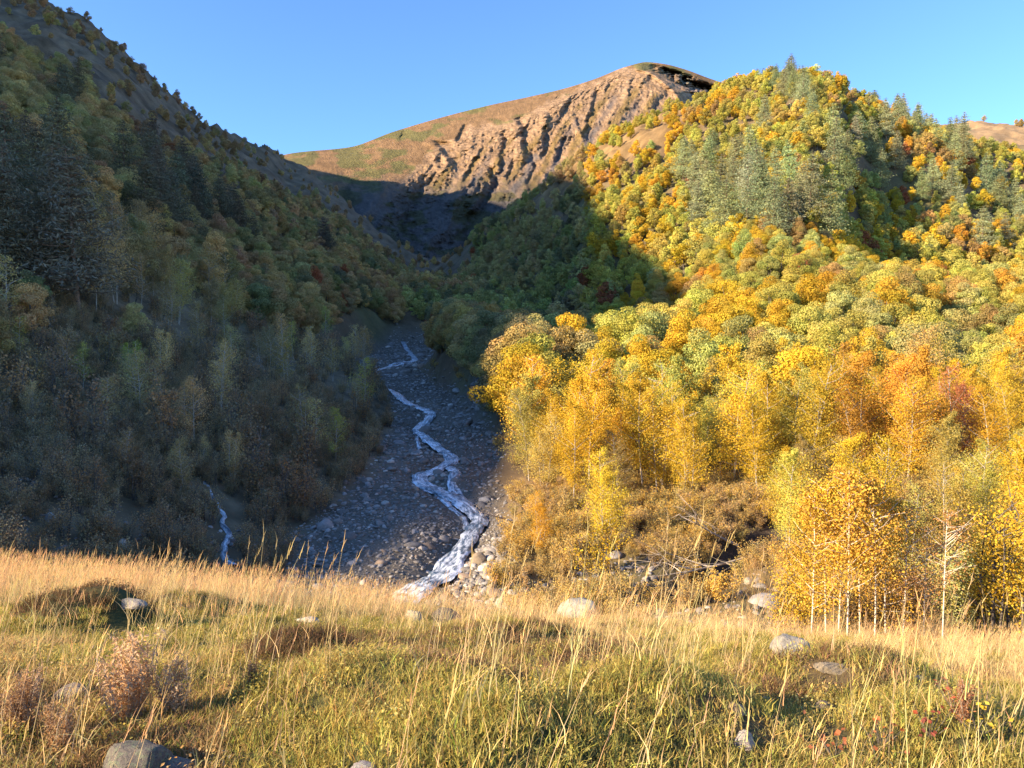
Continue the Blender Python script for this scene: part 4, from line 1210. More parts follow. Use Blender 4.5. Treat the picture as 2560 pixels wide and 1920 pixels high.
def build_boulders():
    for px, py, w, dr, hr, mt, seed, nm, lab, tint in BOULDERS:
        x, y, z = on_meadow(px, min(py, 766))
        if py > 766:
            y *= 0.985
        s = w / 2 * y / F
        me = rock_mesh(nm, seed * 13, 4, 0.35, 1.0, 7, M_BOULDER if mt == 'B' else M_LICHEN)
        o = link(nm, me)
        o.location = (x, y, z + s * hr * (0.42 if py < 760 else 0.12)); o.scale = (s * 1.1, s * dr, s * hr * 1.3); o.rotation_euler = (0, 0, random.uniform(-0.4, 0.4))
        o['tint'] = [*map(float, tint), 1.0]
        ROCK_SPOTS.append((x, y, s))
        tag(o, lab, 'boulder' if nm == 'boulder' else 'rock', 'rocks lying on the meadow')
    for px, D, w, hr, seed, lab, tint in (
        (118, 31.5, 13, 1.0, 61, 'white boulder at the foot of the dark bank beyond the dry grass, biggest there', (1.7, 1.7, 1.75)),
        (46, 31, 14, 0.8, 62, 'grey-white boulder at the foot of the dark bank, far from the cascade', (1.0, 1.05, 1.15)),
        (402, 31.3, 22, 0.75, 63, 'smooth blue-grey boulder standing beside the stream above the meadow rim', (0.55, 0.6, 0.68)),
        (370, 30.5, 14, 0.8, 64, 'round pale blue-grey boulder on gravel next to the smooth boulder', (0.7, 0.75, 0.82)),
        (443, 31, 18, 0.7, 65, 'dark wet boulder in the stream close to the sunlit bank', (0.16, 0.16, 0.17)),
        (478, 35.5, 18, 0.8, 66, 'square tan boulder at the tip of the sunlit stony bank', (0.7, 0.6, 0.5)),
        (752, 27, 12, 0.8, 67, 'round pale stone on the rubble bank right of the fallen tree', (1.1, 1.05, 0.95)),
        (700, 27.5, 12, 0.8, 68, 'grey-white stone on the rubble by the dark hollow', (1.0, 1.0, 1.0))):
        x = (px - 512) / F * D; z = float(max(zvalley(np.array([x / D]), np.array([D]))[0], zmeadow(np.array([x]), np.array([D]))[0]))
        s = w / 2 * D / F
        o = link('boulder', rock_mesh('boulder', seed * 11, 3, 0.3, 1.0, 6, M_BOULDER))
        o.location = (x, D, z + s * hr * 0.35); o.scale = (s, s * 0.85, s * hr); o['tint'] = [*tint, 1.0]; o.rotation_euler = (0, 0, seed * 1.0)
        tag(o, lab, 'boulder', 'boulders by the stream')
build_boulders()

# ------------------------------------------------------------------ grass
class GB:
    def __init__(self, seed): self.r = np.random.default_rng(seed); self.V = []; self.Q = []; self.C = []; self.n = 0
    def blade(self, p, h, w, lean, az, curl, col, seg=2):
        """ribbon blade; lean is the sideways reach at the tip"""
        t = np.linspace(0, 1, seg + 1)
        ct, st = math.cos(az), math.sin(az)
        reach = lean * t ** (1 + curl)
        cx = p[0] + ct * reach; cy = p[1] + st * reach; cz = p[2] + h * (t - 0.25 * curl * t ** 2 * (lean / max(h, .01)))
        tw = self.r.uniform(0, 6.28); wx, wy = math.cos(tw), math.sin(tw)
        ww = w * (1 - t ** 2 * 0.85) * 0.5
        L_ = np.stack([cx - wx * ww, cy - wy * ww, cz], 1); R_ = np.stack([cx + wx * ww, cy + wy * ww, cz], 1)
        self.V.append(np.stack([L_, R_], 1).reshape(-1, 3))
        i = np.arange(seg) * 2 + self.n
        self.Q.append(np.stack([i, i + 1, i + 3, i + 2], 1)); self.C.append(np.tile(col, (seg, 1))); self.n += 2 * (seg + 1)
        return cx[-1], cy[-1], cz[-1]
    def mesh(self, name):
        return mesh_np(name, np.concatenate(self.V), np.concatenate(self.Q), M_GRASS, attrs={'leaf': ('FLOAT_COLOR', 'FACE', np.concatenate(self.C))})

def g_turf(seed, n, rad, h0, h1, w, leanf=0.8):
    g = GB(seed); r = g.r
    for i in range(n):
        a = r.uniform(0, 6.28); d = rad * math.sqrt(r.uniform())
        h = r.uniform(h0, h1)
        g.blade((math.cos(a) * d, math.sin(a) * d, -0.02), h, w * r.uniform(.7, 1.4), h * leanf * r.uniform(.2, 1.2), r.uniform(0, 6.28), r.uniform(.5, 1.4), np.clip(r.uniform(.65, 1.3) * (1 + r.normal(0, .12, 3)), .2, 2), 2)
    return g.mesh('turf_tuft')

def g_straw(seed, nst, rad, h0, h1, basal=22):
    g = GB(seed); r = g.r
    for i in range(nst):
        a = r.uniform(0, 6.28); d = rad * math.sqrt(r.uniform())
        h = r.uniform(h0, h1); az = r.normal(0.1, 0.9)
        col = np.clip(r.uniform(.8, 1.3) * (1 + r.normal(0, .06, 3)), .2, 2)
        e = g.blade((math.cos(a) * d, math.sin(a) * d, -0.02), h, 0.0038, h * r.uniform(.05, .5), az, r.uniform(.3, 1.0), col, 5)
        for j in range(3):                       # seed head
            ln = r.uniform(.05, .12)
            g.blade((e[0] - 0.01 * j * math.cos(az), e[1], e[2] - 0.022 * j - 0.02), ln, 0.0045, ln * r.uniform(.1, .5), az + r.normal(0, .5), .6, col * np.array([1.0, .88, .8]), 2)
        if r.uniform() < .5:
            t = r.uniform(.2, .5); g.blade((math.cos(a) * d + h * .1 * t, math.sin(a) * d, h * t), h * .3, .005, h * .22, r.uniform(0, 6.28), 1.0, col, 3)
    for i in range(basal):
        a = r.uniform(0, 6.28); d = rad * math.sqrt(r.uniform()) * 1.1
        h = r.uniform(.14, .36)
        g.blade((math.cos(a) * d, math.sin(a) * d, -0.02), h, 0.006, h * r.uniform(.2, .9), r.uniform(0, 6.28), 1.0, np.clip(r.uniform(.6, 1.15) * (1 + r.normal(0, .1, 3)), .2, 2), 3)
    return g.mesh('straw_clump')

def g_herb(seed, n, rad, h, lw):
    b = TB(seed); r = b.r
    a = r.uniform(0, 6.28, n); d = rad * np.sqrt(r.uniform(size=n))
    pos = np.stack([np.cos(a) * d, np.sin(a) * d, r.uniform(0.15, 1, n) * h], 1)
    b.leaves(pos, r.normal(0, .5, (n, 3)) + np.array([0, 0, 1.0]), lw, lw * .7, leafcol(r, n, 1, .3, .1))
    V, Q, c = b.foliage()
    return mesh_np('herb', V, Q, M_GRASS, attrs={'leaf': ('FLOAT_COLOR', 'FACE', c)})

def build_grass():
    r = np.random.default_rng(31)
    turf = [g_turf(1 + i, 100, .15, .03, .10, .006) for i in range(3)]
    mixed = [g_turf(11 + i, 90, .17, .05, .13, .005, 1.0) for i in range(3)]
    herb = [g_herb(21 + i, 110, .16, .08, .02) for i in range(2)]
    straw = [g_straw(31 + i, [9, 12, 7, 14][i], .16, .42, .86) for i in range(4)]
    lone = [g_straw(41 + i, [2, 3, 1][i], .10, .55, .98, 5) for i in range(3)]
    c1 = protos_collection('turf_kinds', turf + mixed + herb)
    c2 = protos_collection('straw_kinds', straw + lone)
    def field(D0, D1, dens, kmax=0.95):
        n = int(dens * kmax * (D1 ** 2 - D0 ** 2))
        d = np.sqrt(r.uniform(D0 ** 2, D1 ** 2, n)); k = r.uniform(-kmax, kmax, n)
        return k * d, d
    X, Y = [np.concatenate(v) for v in zip(field(1.3, 6, 135), field(6, 10, 80), field(10, 21, 48))]
    k = X / Y; rd = rimD(k)
    m = (Y < rd + 1.2) & clear_of_rocks(X, Y); X, Y, k, rd = X[m], Y[m], k[m], rd[m]
    Z = zmeadow(X, Y)
    n1 = fbm(X / 1.6, Y / 1.6, 3, 601); n2 = fbm(X / 0.55, Y / 0.55, 2, 602); n3 = fbm(X / 3.5, Y / 3.5, 2, 603)
    dry = sstep(-0.05, 0.6, n1 + 0.4 * n2 + 0.45 * sstep(0.72, 0.98, Y / rd))
    u = r.uniform(size=(len(X), 4))
    idx = np.where(u[:, 0] < 0.10 * (1 - dry), 6 + (u[:, 1] * 2).astype(int), np.where(u[:, 0] < 0.14 + 0.45 * dry, 3 + (u[:, 1] * 3).astype(int), (u[:, 1] * 3).astype(int)))
    green = np.array([0.42, 0.355, 0.095]); olive = np.array([0.56, 0.44, 0.155]); st = np.array([0.55, 0.38, 0.17]); brown = np.array([0.26, 0.165, 0.085])
    f = np.clip(dry + r.normal(0, .22, len(X)), 0, 1)[:, None]
    tint = np.where(f < .5, green + (olive - green) * f * 2, olive + (st - olive) * (f * 2 - 1))
    br = (n3 > 0.22) & (u[:, 2] < .55) & (Y < 9)
    tint[br] = brown * r.uniform(.8, 1.3, (br.sum(), 1))
    for hx, hy, r0, hh in _hump[:3]:
        hm = ((X - hx) / (r0 * .9)) ** 2 + ((Y - hy) / (r0 * .8)) ** 2 < 1
        tint[hm] = brown * r.uniform(.55, 1.0, (hm.sum(), 1))
    orange = (X / Y < -0.38) & (Y < 5.0) & (u[:, 3] < .6); tint[orange] = np.array([.42, .28, .13]) * r.uniform(.7, 1.2, (orange.sum(), 1))
    tint *= r.uniform(.8, 1.2, (len(X), 1))
    n = len(X)
    s = r.uniform(.6, 1.1, n)
    o = instancer('grass', np.stack([X, Y, Z], 1), np.stack([r.normal(0, .12, n), r.normal(0, .12, n), r.uniform(0, 6.28, n)], 1), np.stack([s, s, s * r.uniform(.8, 1.2, n)], 1), idx, tint, c1)
    tag(o, kind='stuff')
    # straw stalks
    X, Y = [np.concatenate(v) for v in zip(field(1.6, 6, 34), field(6, 10, 26), field(10, 21, 38))]
    k = X / Y; rd = rimD(k); rel = Y / rd
    n1 = fbm(X / 2.0, Y / 2.0, 3, 611)
    lim = np.interp(k, [-.7, -.2, .1, .4, .7], [0.70, 0.78, 0.88, 0.80, 0.70])
    p = 0.19 + 0.75 * sstep(lim - 0.04, lim + 0.14, rel + 0.14 * n1) * np.interp(k, [-.3, 0, .15, .3, .42, .56, .7], [1, .8, .35, .6, .5, .55, 1]) * (0.45 + 0.55 * sstep(-.35, .15, fbm(X / 0.9, Y / 0.9, 2, 619))) + 0.22 * np.clip(n1, 0, 1)
    m = (Y < rd + 0.9) & (r.uniform(size=len(X)) < p) & clear_of_rocks(X, Y, 1.25)
    X, Y, k, rel = X[m], Y[m], k[m], rel[m]; Z = zmeadow(X, Y); n = len(X)
    loneb = rel < 0.6
    idx = np.where(loneb, 4 + r.integers(0, 3, n), r.integers(0, 4, n))
    tint = np.array([0.74, 0.54, 0.27]) * r.uniform(.75, 1.15, (n, 1)) * (1 + r.normal(0, .05, (n, 3)))
    s = r.uniform(.65, 1.12, n) * np.where(loneb, 1.0, np.interp(k, [-.7, -.3, 0, .15, .3, .42, .56, .8], [.95, .82, .62, .55, .6, .45, .5, .7]))
    o = instancer('dry_grass', np.stack([X, Y, Z], 1), np.stack([r.normal(0, .08, n), r.normal(0.06, .09, n), r.normal(0, .7, n)], 1), np.stack([s, s, s], 1), idx, tint, c2)
    tag(o, kind='stuff')
    # dry grass and low growth beyond the rim on the sunny side, brown brush on the shaded side
    c3 = protos_collection('brush_kinds', mixed + straw[:2] + [p_['joined'] for p_ in PROTO['bush']] + [PROTO['shrub'][0]['joined']])
    pos = []; sc = []; ti = []; ix = []
    for D0, D1, sp, kmin, kmax in ((14, 30, 0.62, 0.0, 0.95), (24, 46, 0.62, -0.02, 0.95), (46, 75, 1.5, 0.0, 0.9), (26, 75, 0.72, -0.9, -0.12), (75, 130, 2.2, -0.8, -0.1), (60, 130, 1.9, -0.12, 0.05)):
        nn = int(0.5 * (kmax - kmin) * (D1 ** 2 - D0 ** 2) / sp ** 2)
        d = np.sqrt(r.uniform(D0 ** 2, D1 ** 2, nn)); k = r.uniform(kmin, kmax, nn); x = k * d
        bm = bed_mask(k, d, 2.0)
        zz = np.maximum(zvalley(k, d), np.where(d < 30, zmeadow(x, d), -99))
        xl = np.interp(d, _bd, _bl * _bd); xr = np.interp(d, _bd, _br * _bd)
        right = x > (xl + xr) / 2
        u = r.uniform(size=(nn, 4))
        a0 = np.array(P(648, 604, 26)); b0 = np.array(P(775, 522, 37)); ab = (b0 - a0)[:2]
        tt = np.clip(((x - a0[0]) * ab[0] + (d - a0[1]) * ab[1]) / (ab @ ab), 0, 1)
        rav = np.hypot(x - a0[0] - tt * ab[0], d - a0[1] - tt * ab[1])
        sl = np.exp(-(((x + 2.7) / 3.2) ** 2 + ((d - 88) / 9) ** 2))
        n2 = fbm(x / 2.5, d / 2.5, 2, 621)
        wf = np.array([P(*p)[:2] for p in ((214, 524, 40.4), (222, 536, 39), (226, 552, 37), (224, 568, 35.5), (232, 585, 33.5), (230, 585, 31))])
        casc = np.min(np.hypot(x[:, None] - wf[None, :, 0], d[:, None] - wf[None, :, 1]), 1) < 1.0
        casc |= (np.abs(k - (226 - 512) / F) < 0.022) & (d > 26) & (d < 36)
        lb = (~right) & (d < 30) & (u[:, 3] < 0.3)              # mostly bare dark earth at the foot of the left bank
        rubble = (k > 0.14) & (k < 0.40) & (d < 34) & (u[:, 3] < 0.25)
        for i in np.nonzero((bm < 0.25) & (rav > 1.0) & (sl < 0.5) & ~lb & ~rubble & (d > rimD(k) + 0.8) & ~casc)[0]:
            if right[i]:
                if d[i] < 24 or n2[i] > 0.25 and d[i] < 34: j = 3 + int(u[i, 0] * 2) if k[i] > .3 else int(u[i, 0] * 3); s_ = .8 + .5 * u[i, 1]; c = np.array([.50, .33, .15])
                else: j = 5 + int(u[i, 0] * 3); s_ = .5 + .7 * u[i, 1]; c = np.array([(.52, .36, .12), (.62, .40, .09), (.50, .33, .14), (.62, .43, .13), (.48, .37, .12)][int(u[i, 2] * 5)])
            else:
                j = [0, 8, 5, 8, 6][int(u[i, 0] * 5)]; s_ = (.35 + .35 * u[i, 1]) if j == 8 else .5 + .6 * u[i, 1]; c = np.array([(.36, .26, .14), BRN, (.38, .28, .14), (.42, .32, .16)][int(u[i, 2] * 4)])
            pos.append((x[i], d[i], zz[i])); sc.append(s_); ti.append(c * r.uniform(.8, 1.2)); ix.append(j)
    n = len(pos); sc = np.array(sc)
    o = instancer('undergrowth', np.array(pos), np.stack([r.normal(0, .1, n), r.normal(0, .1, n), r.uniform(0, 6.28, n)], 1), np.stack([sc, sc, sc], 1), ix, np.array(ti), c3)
    tag(o, kind='stuff')
build_grass()

# ------------------------------------------------------------------ countable trees as things, the rest as one forest
NUM = ['', 'first', 'second', 'third', 'fourth', 'fifth', 'sixth', 'seventh', 'eighth', 'ninth', 'tenth', 'eleventh', 'twelfth', 'thirteenth', 'fourteenth', 'fifteenth',
       'sixteenth', 'seventeenth', 'eighteenth', 'nineteenth', 'twentieth', 'twenty-first', 'twenty-second', 'twenty-third', 'twenty-fourth', 'twenty-fifth', 'twenty-sixth', 'twenty-seventh', 'twenty-eighth', 'twenty-ninth', 'thirtieth']
CARD = ['', 'one', 'two', 'three', 'four', 'five', 'six', 'seven', 'eight', 'nine', 'ten', 'eleven', 'twelve', 'thirteen', 'fourteen', 'fifteen', 'sixteen', 'seventeen', 'eighteen', 'nineteen', 'twenty',
        'twenty-one', 'twenty-two', 'twenty-three', 'twenty-four', 'twenty-five', 'twenty-six', 'twenty-seven', 'twenty-eight', 'twenty-nine', 'thirty']

def zone(px, py, D, x, kind):
    left = px < 512 and (x < -8 - 0.02 * D if D > 60 else x < -4)
    if left:
        if py < 112: return 'under the bare shaded ridge'
        if py < 190: return 'near the tallest dark conifers' if px < 100 else 'around the lone dark conifer spires' if px < 215 else 'along the shaded spur crest'
        if py < 270: return 'among the dark conifer stand' if px < 110 else 'under the middle conifer group' if px < 220 else 'midway up the shaded slope' if px < 330 else 'at the dim valley head'
        if py < 350: return 'below the dark conifer stand' if px < 110 else 'low on the shaded slope' if px < 230 else 'in shade above the gravel bend' if px < 345 else 'beside the upper stream bend'
        if py < 430: return 'on the dim bank, edge side' if px < 120 else 'over the dark brushy hollow' if px < 240 else 'on the brushy tongue by the stream'
        return 'above the stony dark bank' if px < 140 else 'beside the thin white cascade' if px < 255 else 'at the gravel bar edge'
    if D > 130:
        if px < 585 and D > 130 and py > 160 and px < 560: return 'on the shaded flank beyond the stream'
        if py < 118: return 'on the hilltop next the peak' if px < 720 else 'on the sunny hilltop' if px < 822 else 'down the sunny skyline ridge'
        if py < 165: return 'beside the bare rocky face' if px < 690 else 'above the big pine stand' if px < 800 else 'above the shaded hollow' if px < 905 else 'by the pines along the skyline'
        if py < 215: return 'on the bright slope under the rocks' if px < 680 else 'inside the big pine stand' if px < 800 else 'in the shaded hillside hollow' if px < 905 else 'by the pines near the frame edge'
        return 'just above the shadow line' if px < 650 else 'below the big pine stand' if px < 775 else 'below the shaded hollow' if px < 890 else 'on the lower hill, frame side'
    if D > 60:
        if px < 524: return 'in shade over the gravel slide'
        b = 'upper ' if py < 345 else ''
        return 'on the ' + b + 'shadow edge above the stream' if px < 600 else 'on the ' + b + 'rounded sunny spur' if px < 690 else 'in the ' + b + 'middle sunlit grove' if px < 790 else 'in the ' + b + 'grove over the saplings' if px < 910 else 'in the ' + b + 'grove at frame edge'
    return 'on the sunny bank by the stream' if px < 610 else 'behind the bleached fallen tree' if px < 745 else 'behind the yellow birch saplings' if px < 900 else 'behind the edge bush'

def label_all(items, noun, nouns, group, cat):
    """items: dicts with o, px, py, D, x, c; labels by colour and place, then by order across"""
    by = {}
    for it in items:
        by.setdefault((it['c'], it['zone']), []).append(it)
    for (c, zn), lst in by.items():
        lst.sort(key=lambda t: t['px'])
        n = len(lst)
        if n > 30:                                       # split a crowd by height in the picture
            lst.sort(key=lambda t: t['py']); half = [lst[:n // 2], lst[n // 2:]]
        else:
            half = [lst]
        for hi, part in enumerate(half):
            part.sort(key=lambda t: t['px'])
            row = '' if len(half) == 1 else ('upper ' if hi == 0 else 'lower ')
            for i, it in enumerate(part):
                m = len(part)
                if m == 1: lab = f'{c} {noun} {zn}, the only one so coloured' if len(half) == 1 else f'{row}{c} {noun} {zn}'
                elif i == 0: lab = f'leftmost of {CARD[min(m, 30)]} {row}{c} {nouns} {zn}'
                elif i == m - 1: lab = f'rightmost of {CARD[min(m, 30)]} {row}{c} {nouns} {zn}'
                else: lab = f'{NUM[min(i + 1, 30)]} from left of {CARD[min(m, 30)]} {row}{c} {nouns} {zn}'
                tag(it['o'], lab, cat, group)

def place_trees():
    r = np.random.default_rng(77)
    W_, H_ = 256, 192
    cover = np.zeros((H_, W_), bool)
    TREES.sort(key=lambda t: t['y'])
    for t in TREES:
        px, py = to_px(t['x'], t['y'], t['z']); hp = F * t['h'] / t['y']
        wr = {'broad': .36, 'birch': .2, 'pine': .2, 'shrub': .4, 'bush': .6}[t['kind']] * hp
        t['px'] = px; t['py'] = py - hp * 0.55
        x0, x1 = int((px - wr * .8) / 4), int((px + wr * .8) / 4) + 1; y0, y1 = int((py - hp * .95) / 4), int((py - hp * .2) / 4) + 1
        x0, x1, y0, y1 = max(x0, 0), min(x1, W_), max(y0, 0), min(y1, H_)
        t['vis'] = 0
        if x1 > x0 and y1 > y0:
            sub = cover[y0:y1, x0:x1]; t['vis'] = int((~sub).sum()) * 16
            t['frac'] = (~sub).mean()
            if t['kind'] != 'shrub' and not (t['kind'] == 'birch' and t['proto'][0] == 'thin'): sub[:] = True
    keep = set()
    for kind, most, minarea in (('broad', 290, 150), ('birch', 230, 190), ('pine', 220, 110), ('shrub', 110, 260)):
        c = [i for i, t in enumerate(TREES) if t['kind'] == kind and t['vis'] >= minarea and t['frac'] > 0.22 and 4 < t['px'] < 1020]
        c.sort(key=lambda i: -TREES[i]['vis'])
        keep |= set(c[:most])
    rest = [t for i, t in enumerate(TREES) if i not in keep]
    forest('forest', rest)
    names = {'broad': ('broadleaf_tree', 'broadleaf tree', 'broadleaf trees', 'tree'), 'birch': ('birch_tree', 'birch', 'birches', 'birch tree'), 'pine': ('pine_tree', 'pine', 'pines', 'pine tree'), 'shrub': ('bare_shrub', 'bare shrub', 'bare shrubs', 'shrub')}
    groups = {'broad': 'broadleaf trees on the valley slopes', 'birch': 'birches near the stream and on the banks', 'pine': 'pines standing in the forest', 'shrub': 'bare shrubs on the shaded bank'}
    out = {}
    for i in keep:
        t = TREES[i]; nm = names[t['kind']][0]
        root = bpy.data.objects.new(nm, None); COL.objects.link(root)
        root.location = (t['x'], t['y'], t['z']); root.empty_display_size = 0.3
        root.rotation_euler = (r.normal(0, .03), r.normal(0, .03), t['rot']); root.scale = (t['s'] * r.uniform(.9, 1.1), t['s'] * r.uniform(.9, 1.1), t['s'])
        tint = np.array(t['tint']) * r.uniform(.72, 1.2) * (1 + r.normal(0, .06, 3))
        pr = PROTO[t['proto'][0]][t['proto'][1]]
        a = link('stems' if t['kind'] == 'shrub' else 'trunk', pr['trunk'], root); b = link('foliage' if t['kind'] == 'shrub' else 'crown', pr['crown'], root)
        b['tint'] = [*map(float, tint), 1.0]
        out.setdefault(t['kind'], []).append(dict(o=root, px=t['px'], py=t['py'], D=t['y'], x=t['x'], c=CNAME[t['tint']], zone=zone(t['px'], t['py'], t['y'], t['x'], t['kind'])))
    for kind, items in out.items():
        label_all(items, names[kind][1], names[kind][2], groups[kind], names[kind][3])
    print('INDIVIDUALS', {k: len(v) for k, v in out.items()}, 'rest', len(rest))
place_trees()

def label_stones():
    for it in RIVER_STONES:
        D = it['D']; px = it['px']
        sx = np.interp(D, SPY[np.argsort(SPY)], SPX[np.argsort(SPY)])
        if px > 520: it['zone'] = 'on the rubble bank below brush' if px < 640 else 'on the rubble by the dark hollow'
        elif px < 290 and D < 40: it['zone'] = 'on the dark bank before the cascade' if px < 215 else 'beside the foot of the cascade'
        else:
            side = 'gravel bar' if it['x'] < sx else 'bank'
            band = 'by the meadow rim' if D < 33 else 'at the first stream bend' if D < 38 else 'below the stream split' if D < 46 else 'around the stream split' if D < 58 else 'by the upper stream bends'
            it['zone'] = ('left of the stream ' if side == 'gravel bar' else 'right of the stream ') + band
    label_all(RIVER_STONES, 'stone', 'stones', 'stones of the river bed and banks', 'stone')
label_stones()

# ------------------------------------------------------------------ saplings, edge bushes, weeds, fallen tree
def thing_of(name, loc, parts, label, cat, group=None, rot=0.0, scale=1.0):
    root = bpy.data.objects.new(name, None); COL.objects.link(root)
    root.location = loc; root.rotation_euler = (0, 0, rot); root.scale = (scale,) * 3
    tag(root, label, cat, group)
    for nm, me, tint in parts:
        o = link(nm, me, root)
        if tint is not None: o['tint'] = [*map(float, tint), 1.0]
    return root

def near_z(x, y):
    return float(max(zvalley(np.array([x / y]), np.array([y]))[0], zmeadow(np.array([x]), np.array([y]))[0]))

def build_near_plants():
    sap = [(816, 13.6, 2.7, 0, 'leftmost birch sapling, its golden leaves reaching low beside the grey boulder'), (832, 13.8, 3.0, 1, 'slanting birch sapling second from left in the sapling row'), (843, 14.6, 3.0, 2, 'thin birch sapling third from left, just behind the slanting one'),
           (853, 13.2, 3.1, 0, 'straight white-stemmed birch sapling fourth from left, nearest to the grass'), (866, 13.9, 3.0, 1, 'fifth birch sapling from left, slim stem under dense golden leaves'), (881, 13.4, 2.9, 2, 'sixth birch sapling from left with clean white stem in mid row'),
           (893, 14.0, 2.8, 0, 'seventh birch sapling from left, stem pale orange'), (909, 13.8, 2.6, 3, 'eighth birch sapling from left with thin reddish twigs'), (932, 14.4, 2.5, 3, 'ninth birch sapling from left with sparse reddish twigs'), (950, 13.3, 2.5, 3, 'rightmost birch sapling, nearly leafless, toward the pale willow')]
    pro = []
    for i in range(4):
        t = make_birch(800 + i, 3.0, [4800, 3900, 3600, 900][i], 0.043, [0.2, 0.17, 0.18, 0.17][i], [0.25, 0.46, 0.5, 0.45][i], 1, 0.006)
        pro.append(t.meshes('sapling', M_SAP, M_LEAF))
    for px, D, h, p, lab in sap:
        x = (px - 512) / F * D
        tint = ((0.60, 0.36, 0.055), GOLD, (0.60, 0.33, 0.06), (0.50, 0.26, 0.09))[p]
        j = random.uniform(.9, 1.1)
        thing_of('birch_sapling', (x, D, near_z(x, D)), [('trunk', pro[p]['trunk'], None), ('crown', pro[p]['crown'], np.array(tint) * j)], lab, 'birch sapling', 'birch saplings at the meadow edge', random.uniform(0, 6), h / 3.0)
    b1 = make_shrub(850, 2.6, 7000, 0.05, 12, 0.4, 12).meshes('bush', M_BARK, M_LEAF)
    b2 = make_shrub(851, 2.0, 5000, 0.05, 12, 0.5, 10).meshes('bush', M_BARK, M_LEAF)
    for px, D, h, m, tint, lab in ((1022, 14.2, 3.0, b1, GOLD, 'bright yellow bush cut by the frame edge, at the lower end'), (1003, 16.0, 2.6, b1, (0.55, 0.36, 0.05), 'yellow bush behind the edge bush, beside pale willow'),
                                  (966, 18.0, 2.6, b2, (0.42, 0.40, 0.14), 'pale green willow bush behind the leafless sapling'), (985, 19.5, 2.6, b2, (0.46, 0.40, 0.10), 'yellow-green willow bush between pale willow and yellow bush'),
                                  (800, 16.5, 2.1, b1, GOLD, 'low golden bush filling the foot of the sapling row'), (874, 17.5, 2.0, b2, (0.50, 0.30, 0.09), 'tan-orange bush seen between the sapling stems'), (915, 17.5, 1.9, b2, (0.42, 0.24, 0.11), 'reddish-brown twiggy bush behind the sparse saplings')):
        x = (px - 512) / F * D
        thing_of('bush', (x, D, near_z(x, D) - 0.05), [('stems', m['trunk'], None), ('foliage', m['crown'], tint)], lab, 'bush', 'bushes by the saplings', random.uniform(0, 6), h / (2.6 if m is b1 else 2.0))
    # withered weed with curled pale leaves
    def weed(seed, h, nst, leaves):
        b = TB(seed); r = b.r
        for i in range(nst):
            az = r.uniform(0, 6.28); sp = r.uniform(.05, .42) * h; hh = h * r.uniform(.6, 1.0)
            tr = curve_pts(r, (math.cos(az) * .06 * h, math.sin(az) * .06 * h, -.03), (math.cos(az) * sp, math.sin(az) * sp, hh), 7, .05 * h)
            b.tube(tr, np.linspace(.006 * h, .0025 * h, 7), 4)
            n = int(leaves / nst)
            t = r.uniform(.12, 1.0, n); p = np.stack([np.interp(t * 6, np.arange(7), tr[:, j]) for j in range(3)], 1) + r.normal(0, .032 * h, (n, 3))
            b.leaves(p, r.normal(size=(n, 3)), .07 * h, .022 * h, leafcol(r, n, 1, .3, .06))
        return b.meshes('weed', M_DEAD, M_GRASS)
    w1 = weed(871, 0.5, 26, 2600); w2 = weed(872, 0.42, 18, 1500)
    for px, py, sc, m, tint, lab in ((128, 722, 1.02, w1, (0.62, 0.42, 0.24), 'big withered weed with curled pinkish-beige leaves, above the lichen-spotted boulder'), (176, 716, 0.92, w2, (0.58, 0.39, 0.22), 'smaller withered beige weed joined to the big one on its stream side'),
                                     (60, 752, 0.75, w2, (0.46, 0.29, 0.15), 'rusty withered herb in the bottom corner of the meadow'), (20, 735, 0.7, w1, (0.45, 0.29, 0.16), 'rust-brown withered herb against the frame edge'),
                                     (250, 690, 0.5, w2, (0.34, 0.22, 0.12), 'low brown withered herb between the beige weed and the dark hummock'), (960, 722, 0.62, w2, (0.40, 0.20, 0.10), 'reddish withered herb among red leaves on the shaded turf')):
        x, y, z = on_meadow(px, py)
        thing_of('withered_weed', (x, y, z), [('stems', m['trunk'], None), ('leaves', m['crown'], tint)], lab, 'weed', 'withered weeds on the meadow', random.uniform(0, 6), sc)
    for px, py, tint, lab in ((955, 715, (0.38, 0.11, 0.06), 'small red-leaved herb beside the reddish withered weed'), (930, 740, (0.36, 0.10, 0.06), 'low crimson-leaved herb near the lower frame edge'), (880, 752, (0.50, 0.16, 0.06), 'dull red herb in shaded turf below the tan stone'), (978, 738, (0.62, 0.42, 0.05), 'small yellow-leaved herb beside the crimson-leaved one'), (835, 762, (0.36, 0.13, 0.06), 'red herb cut by the lower frame edge')):
        x, y, z = on_meadow(px, py)
        b = TB(int(px)); r = b.r; n = 16
        for i in range(n):
            e = np.array([r.normal(0, .05), r.normal(0, .05), r.uniform(.05, .16)]); b.tube(np.stack([np.zeros(3), e * .6, e]), [.002, .0015, .001], 3)
            b.leaves(e[None], np.array([[r.normal(0, .4), r.normal(0, .4) - .4, 1]]), 0.024, .02, leafcol(r, 1, 1, .3, .1))
        m = b.meshes('herb', M_BARK, M_GRASS)
        thing_of('red_herb' if tint[1] < .3 else 'yellow_herb', (x, y, z), [('stems', m['trunk'], None), ('leaves', m['crown'], tint)], lab, 'herb', 'coloured herbs in the turf', 0, 1.2)
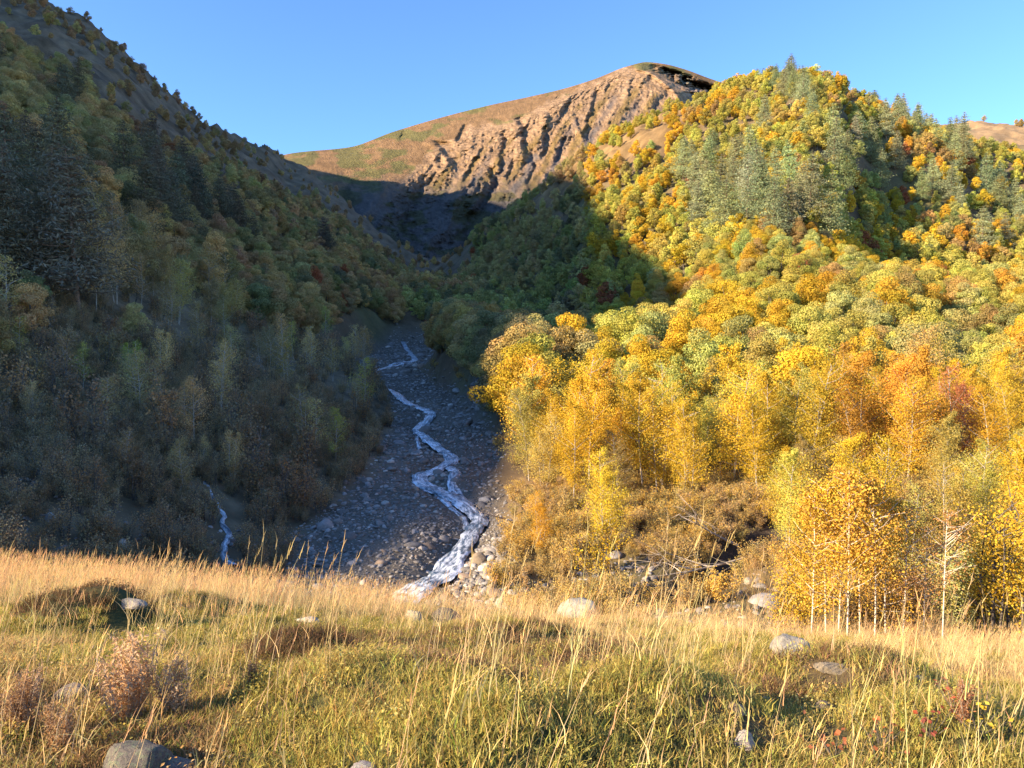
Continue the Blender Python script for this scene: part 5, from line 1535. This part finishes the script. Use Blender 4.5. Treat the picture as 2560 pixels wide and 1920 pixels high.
    # fallen birches on the earth bank, tops towards the open
    def fallen(seed, root, tip, nbr, spread, lab):
        r = np.random.default_rng(seed)
        R0 = np.array(root); T0 = np.array(tip); ln = np.linalg.norm(T0 - R0)
        o = bpy.data.objects.new('fallen_tree', None); COL.objects.link(o); o.location = R0; tag(o, lab, 'fallen tree', 'bleached trees fallen on the earth bank')
        b = TB(seed); tr = curve_pts(r, (0, 0, 0), T0 - R0, 9, .05 * ln); b.tube(tr, np.linspace(.075, .012, 9), 7)
        V, Q = b.wood(); link('trunk', mesh_np('trunk', V, Q, M_DEAD, smooth=True), o)
        ax = (T0 - R0) / ln
        for i in range(nbr):
            b = TB(seed * 50 + i); t = r.uniform(.3, .95); p = tr[int(t * 8)]
            sd = r.normal(size=3); sd -= (sd @ ax) * ax; sd /= np.linalg.norm(sd); sd[2] = abs(sd[2]) * .8
            e = p + (ax * r.uniform(.5, 1) + sd * spread) * ln * r.uniform(.25, .5)
            br = curve_pts(r, p, e, 6, .05 * ln); b.tube(br, np.linspace(.026, .006, 6), 5)
            for j in range(5):
                q = br[r.integers(2, 6)]; e2 = q + (ax * .7 + r.normal(0, .55, 3)) * ln * .12
                b.tube(np.stack([q, (q + e2) / 2 + r.normal(0, .03, 3), e2]), [.011, .008, .003], 3)
            V, Q = b.wood(); link('branch', mesh_np('branch', V, Q, M_DEAD, smooth=True), o)
    def pt(px, py, D): return P(px, py, D)
    def grd(px, D, up): x = (px - 512) / F * D; return (x, D, near_z(x, D) + up)
    fallen(5, grd(772, 33, .4), grd(655, 29.5, .55), 9, .42, 'long bleached fallen birch with bare branches spread over the dark hollow')
    fallen(6, grd(740, 35, .5), grd(690, 33, 1.9), 7, .5, 'bleached fallen birch tilted upward behind the long fallen one')
    fallen(7, grd(505, 41, .3), grd(484, 39, 1.6), 6, .6, 'bare bleached dead tree leaning over the stream from the sunlit bank tip')
    # clump of torn sod hanging over the hollow
M_SAP = bark_material('sapling_bark', (0.70, 0.60, 0.46), (0.12, 0.08, 0.05), 9.0, 0.36)
build_near_plants()

#@@NEXT
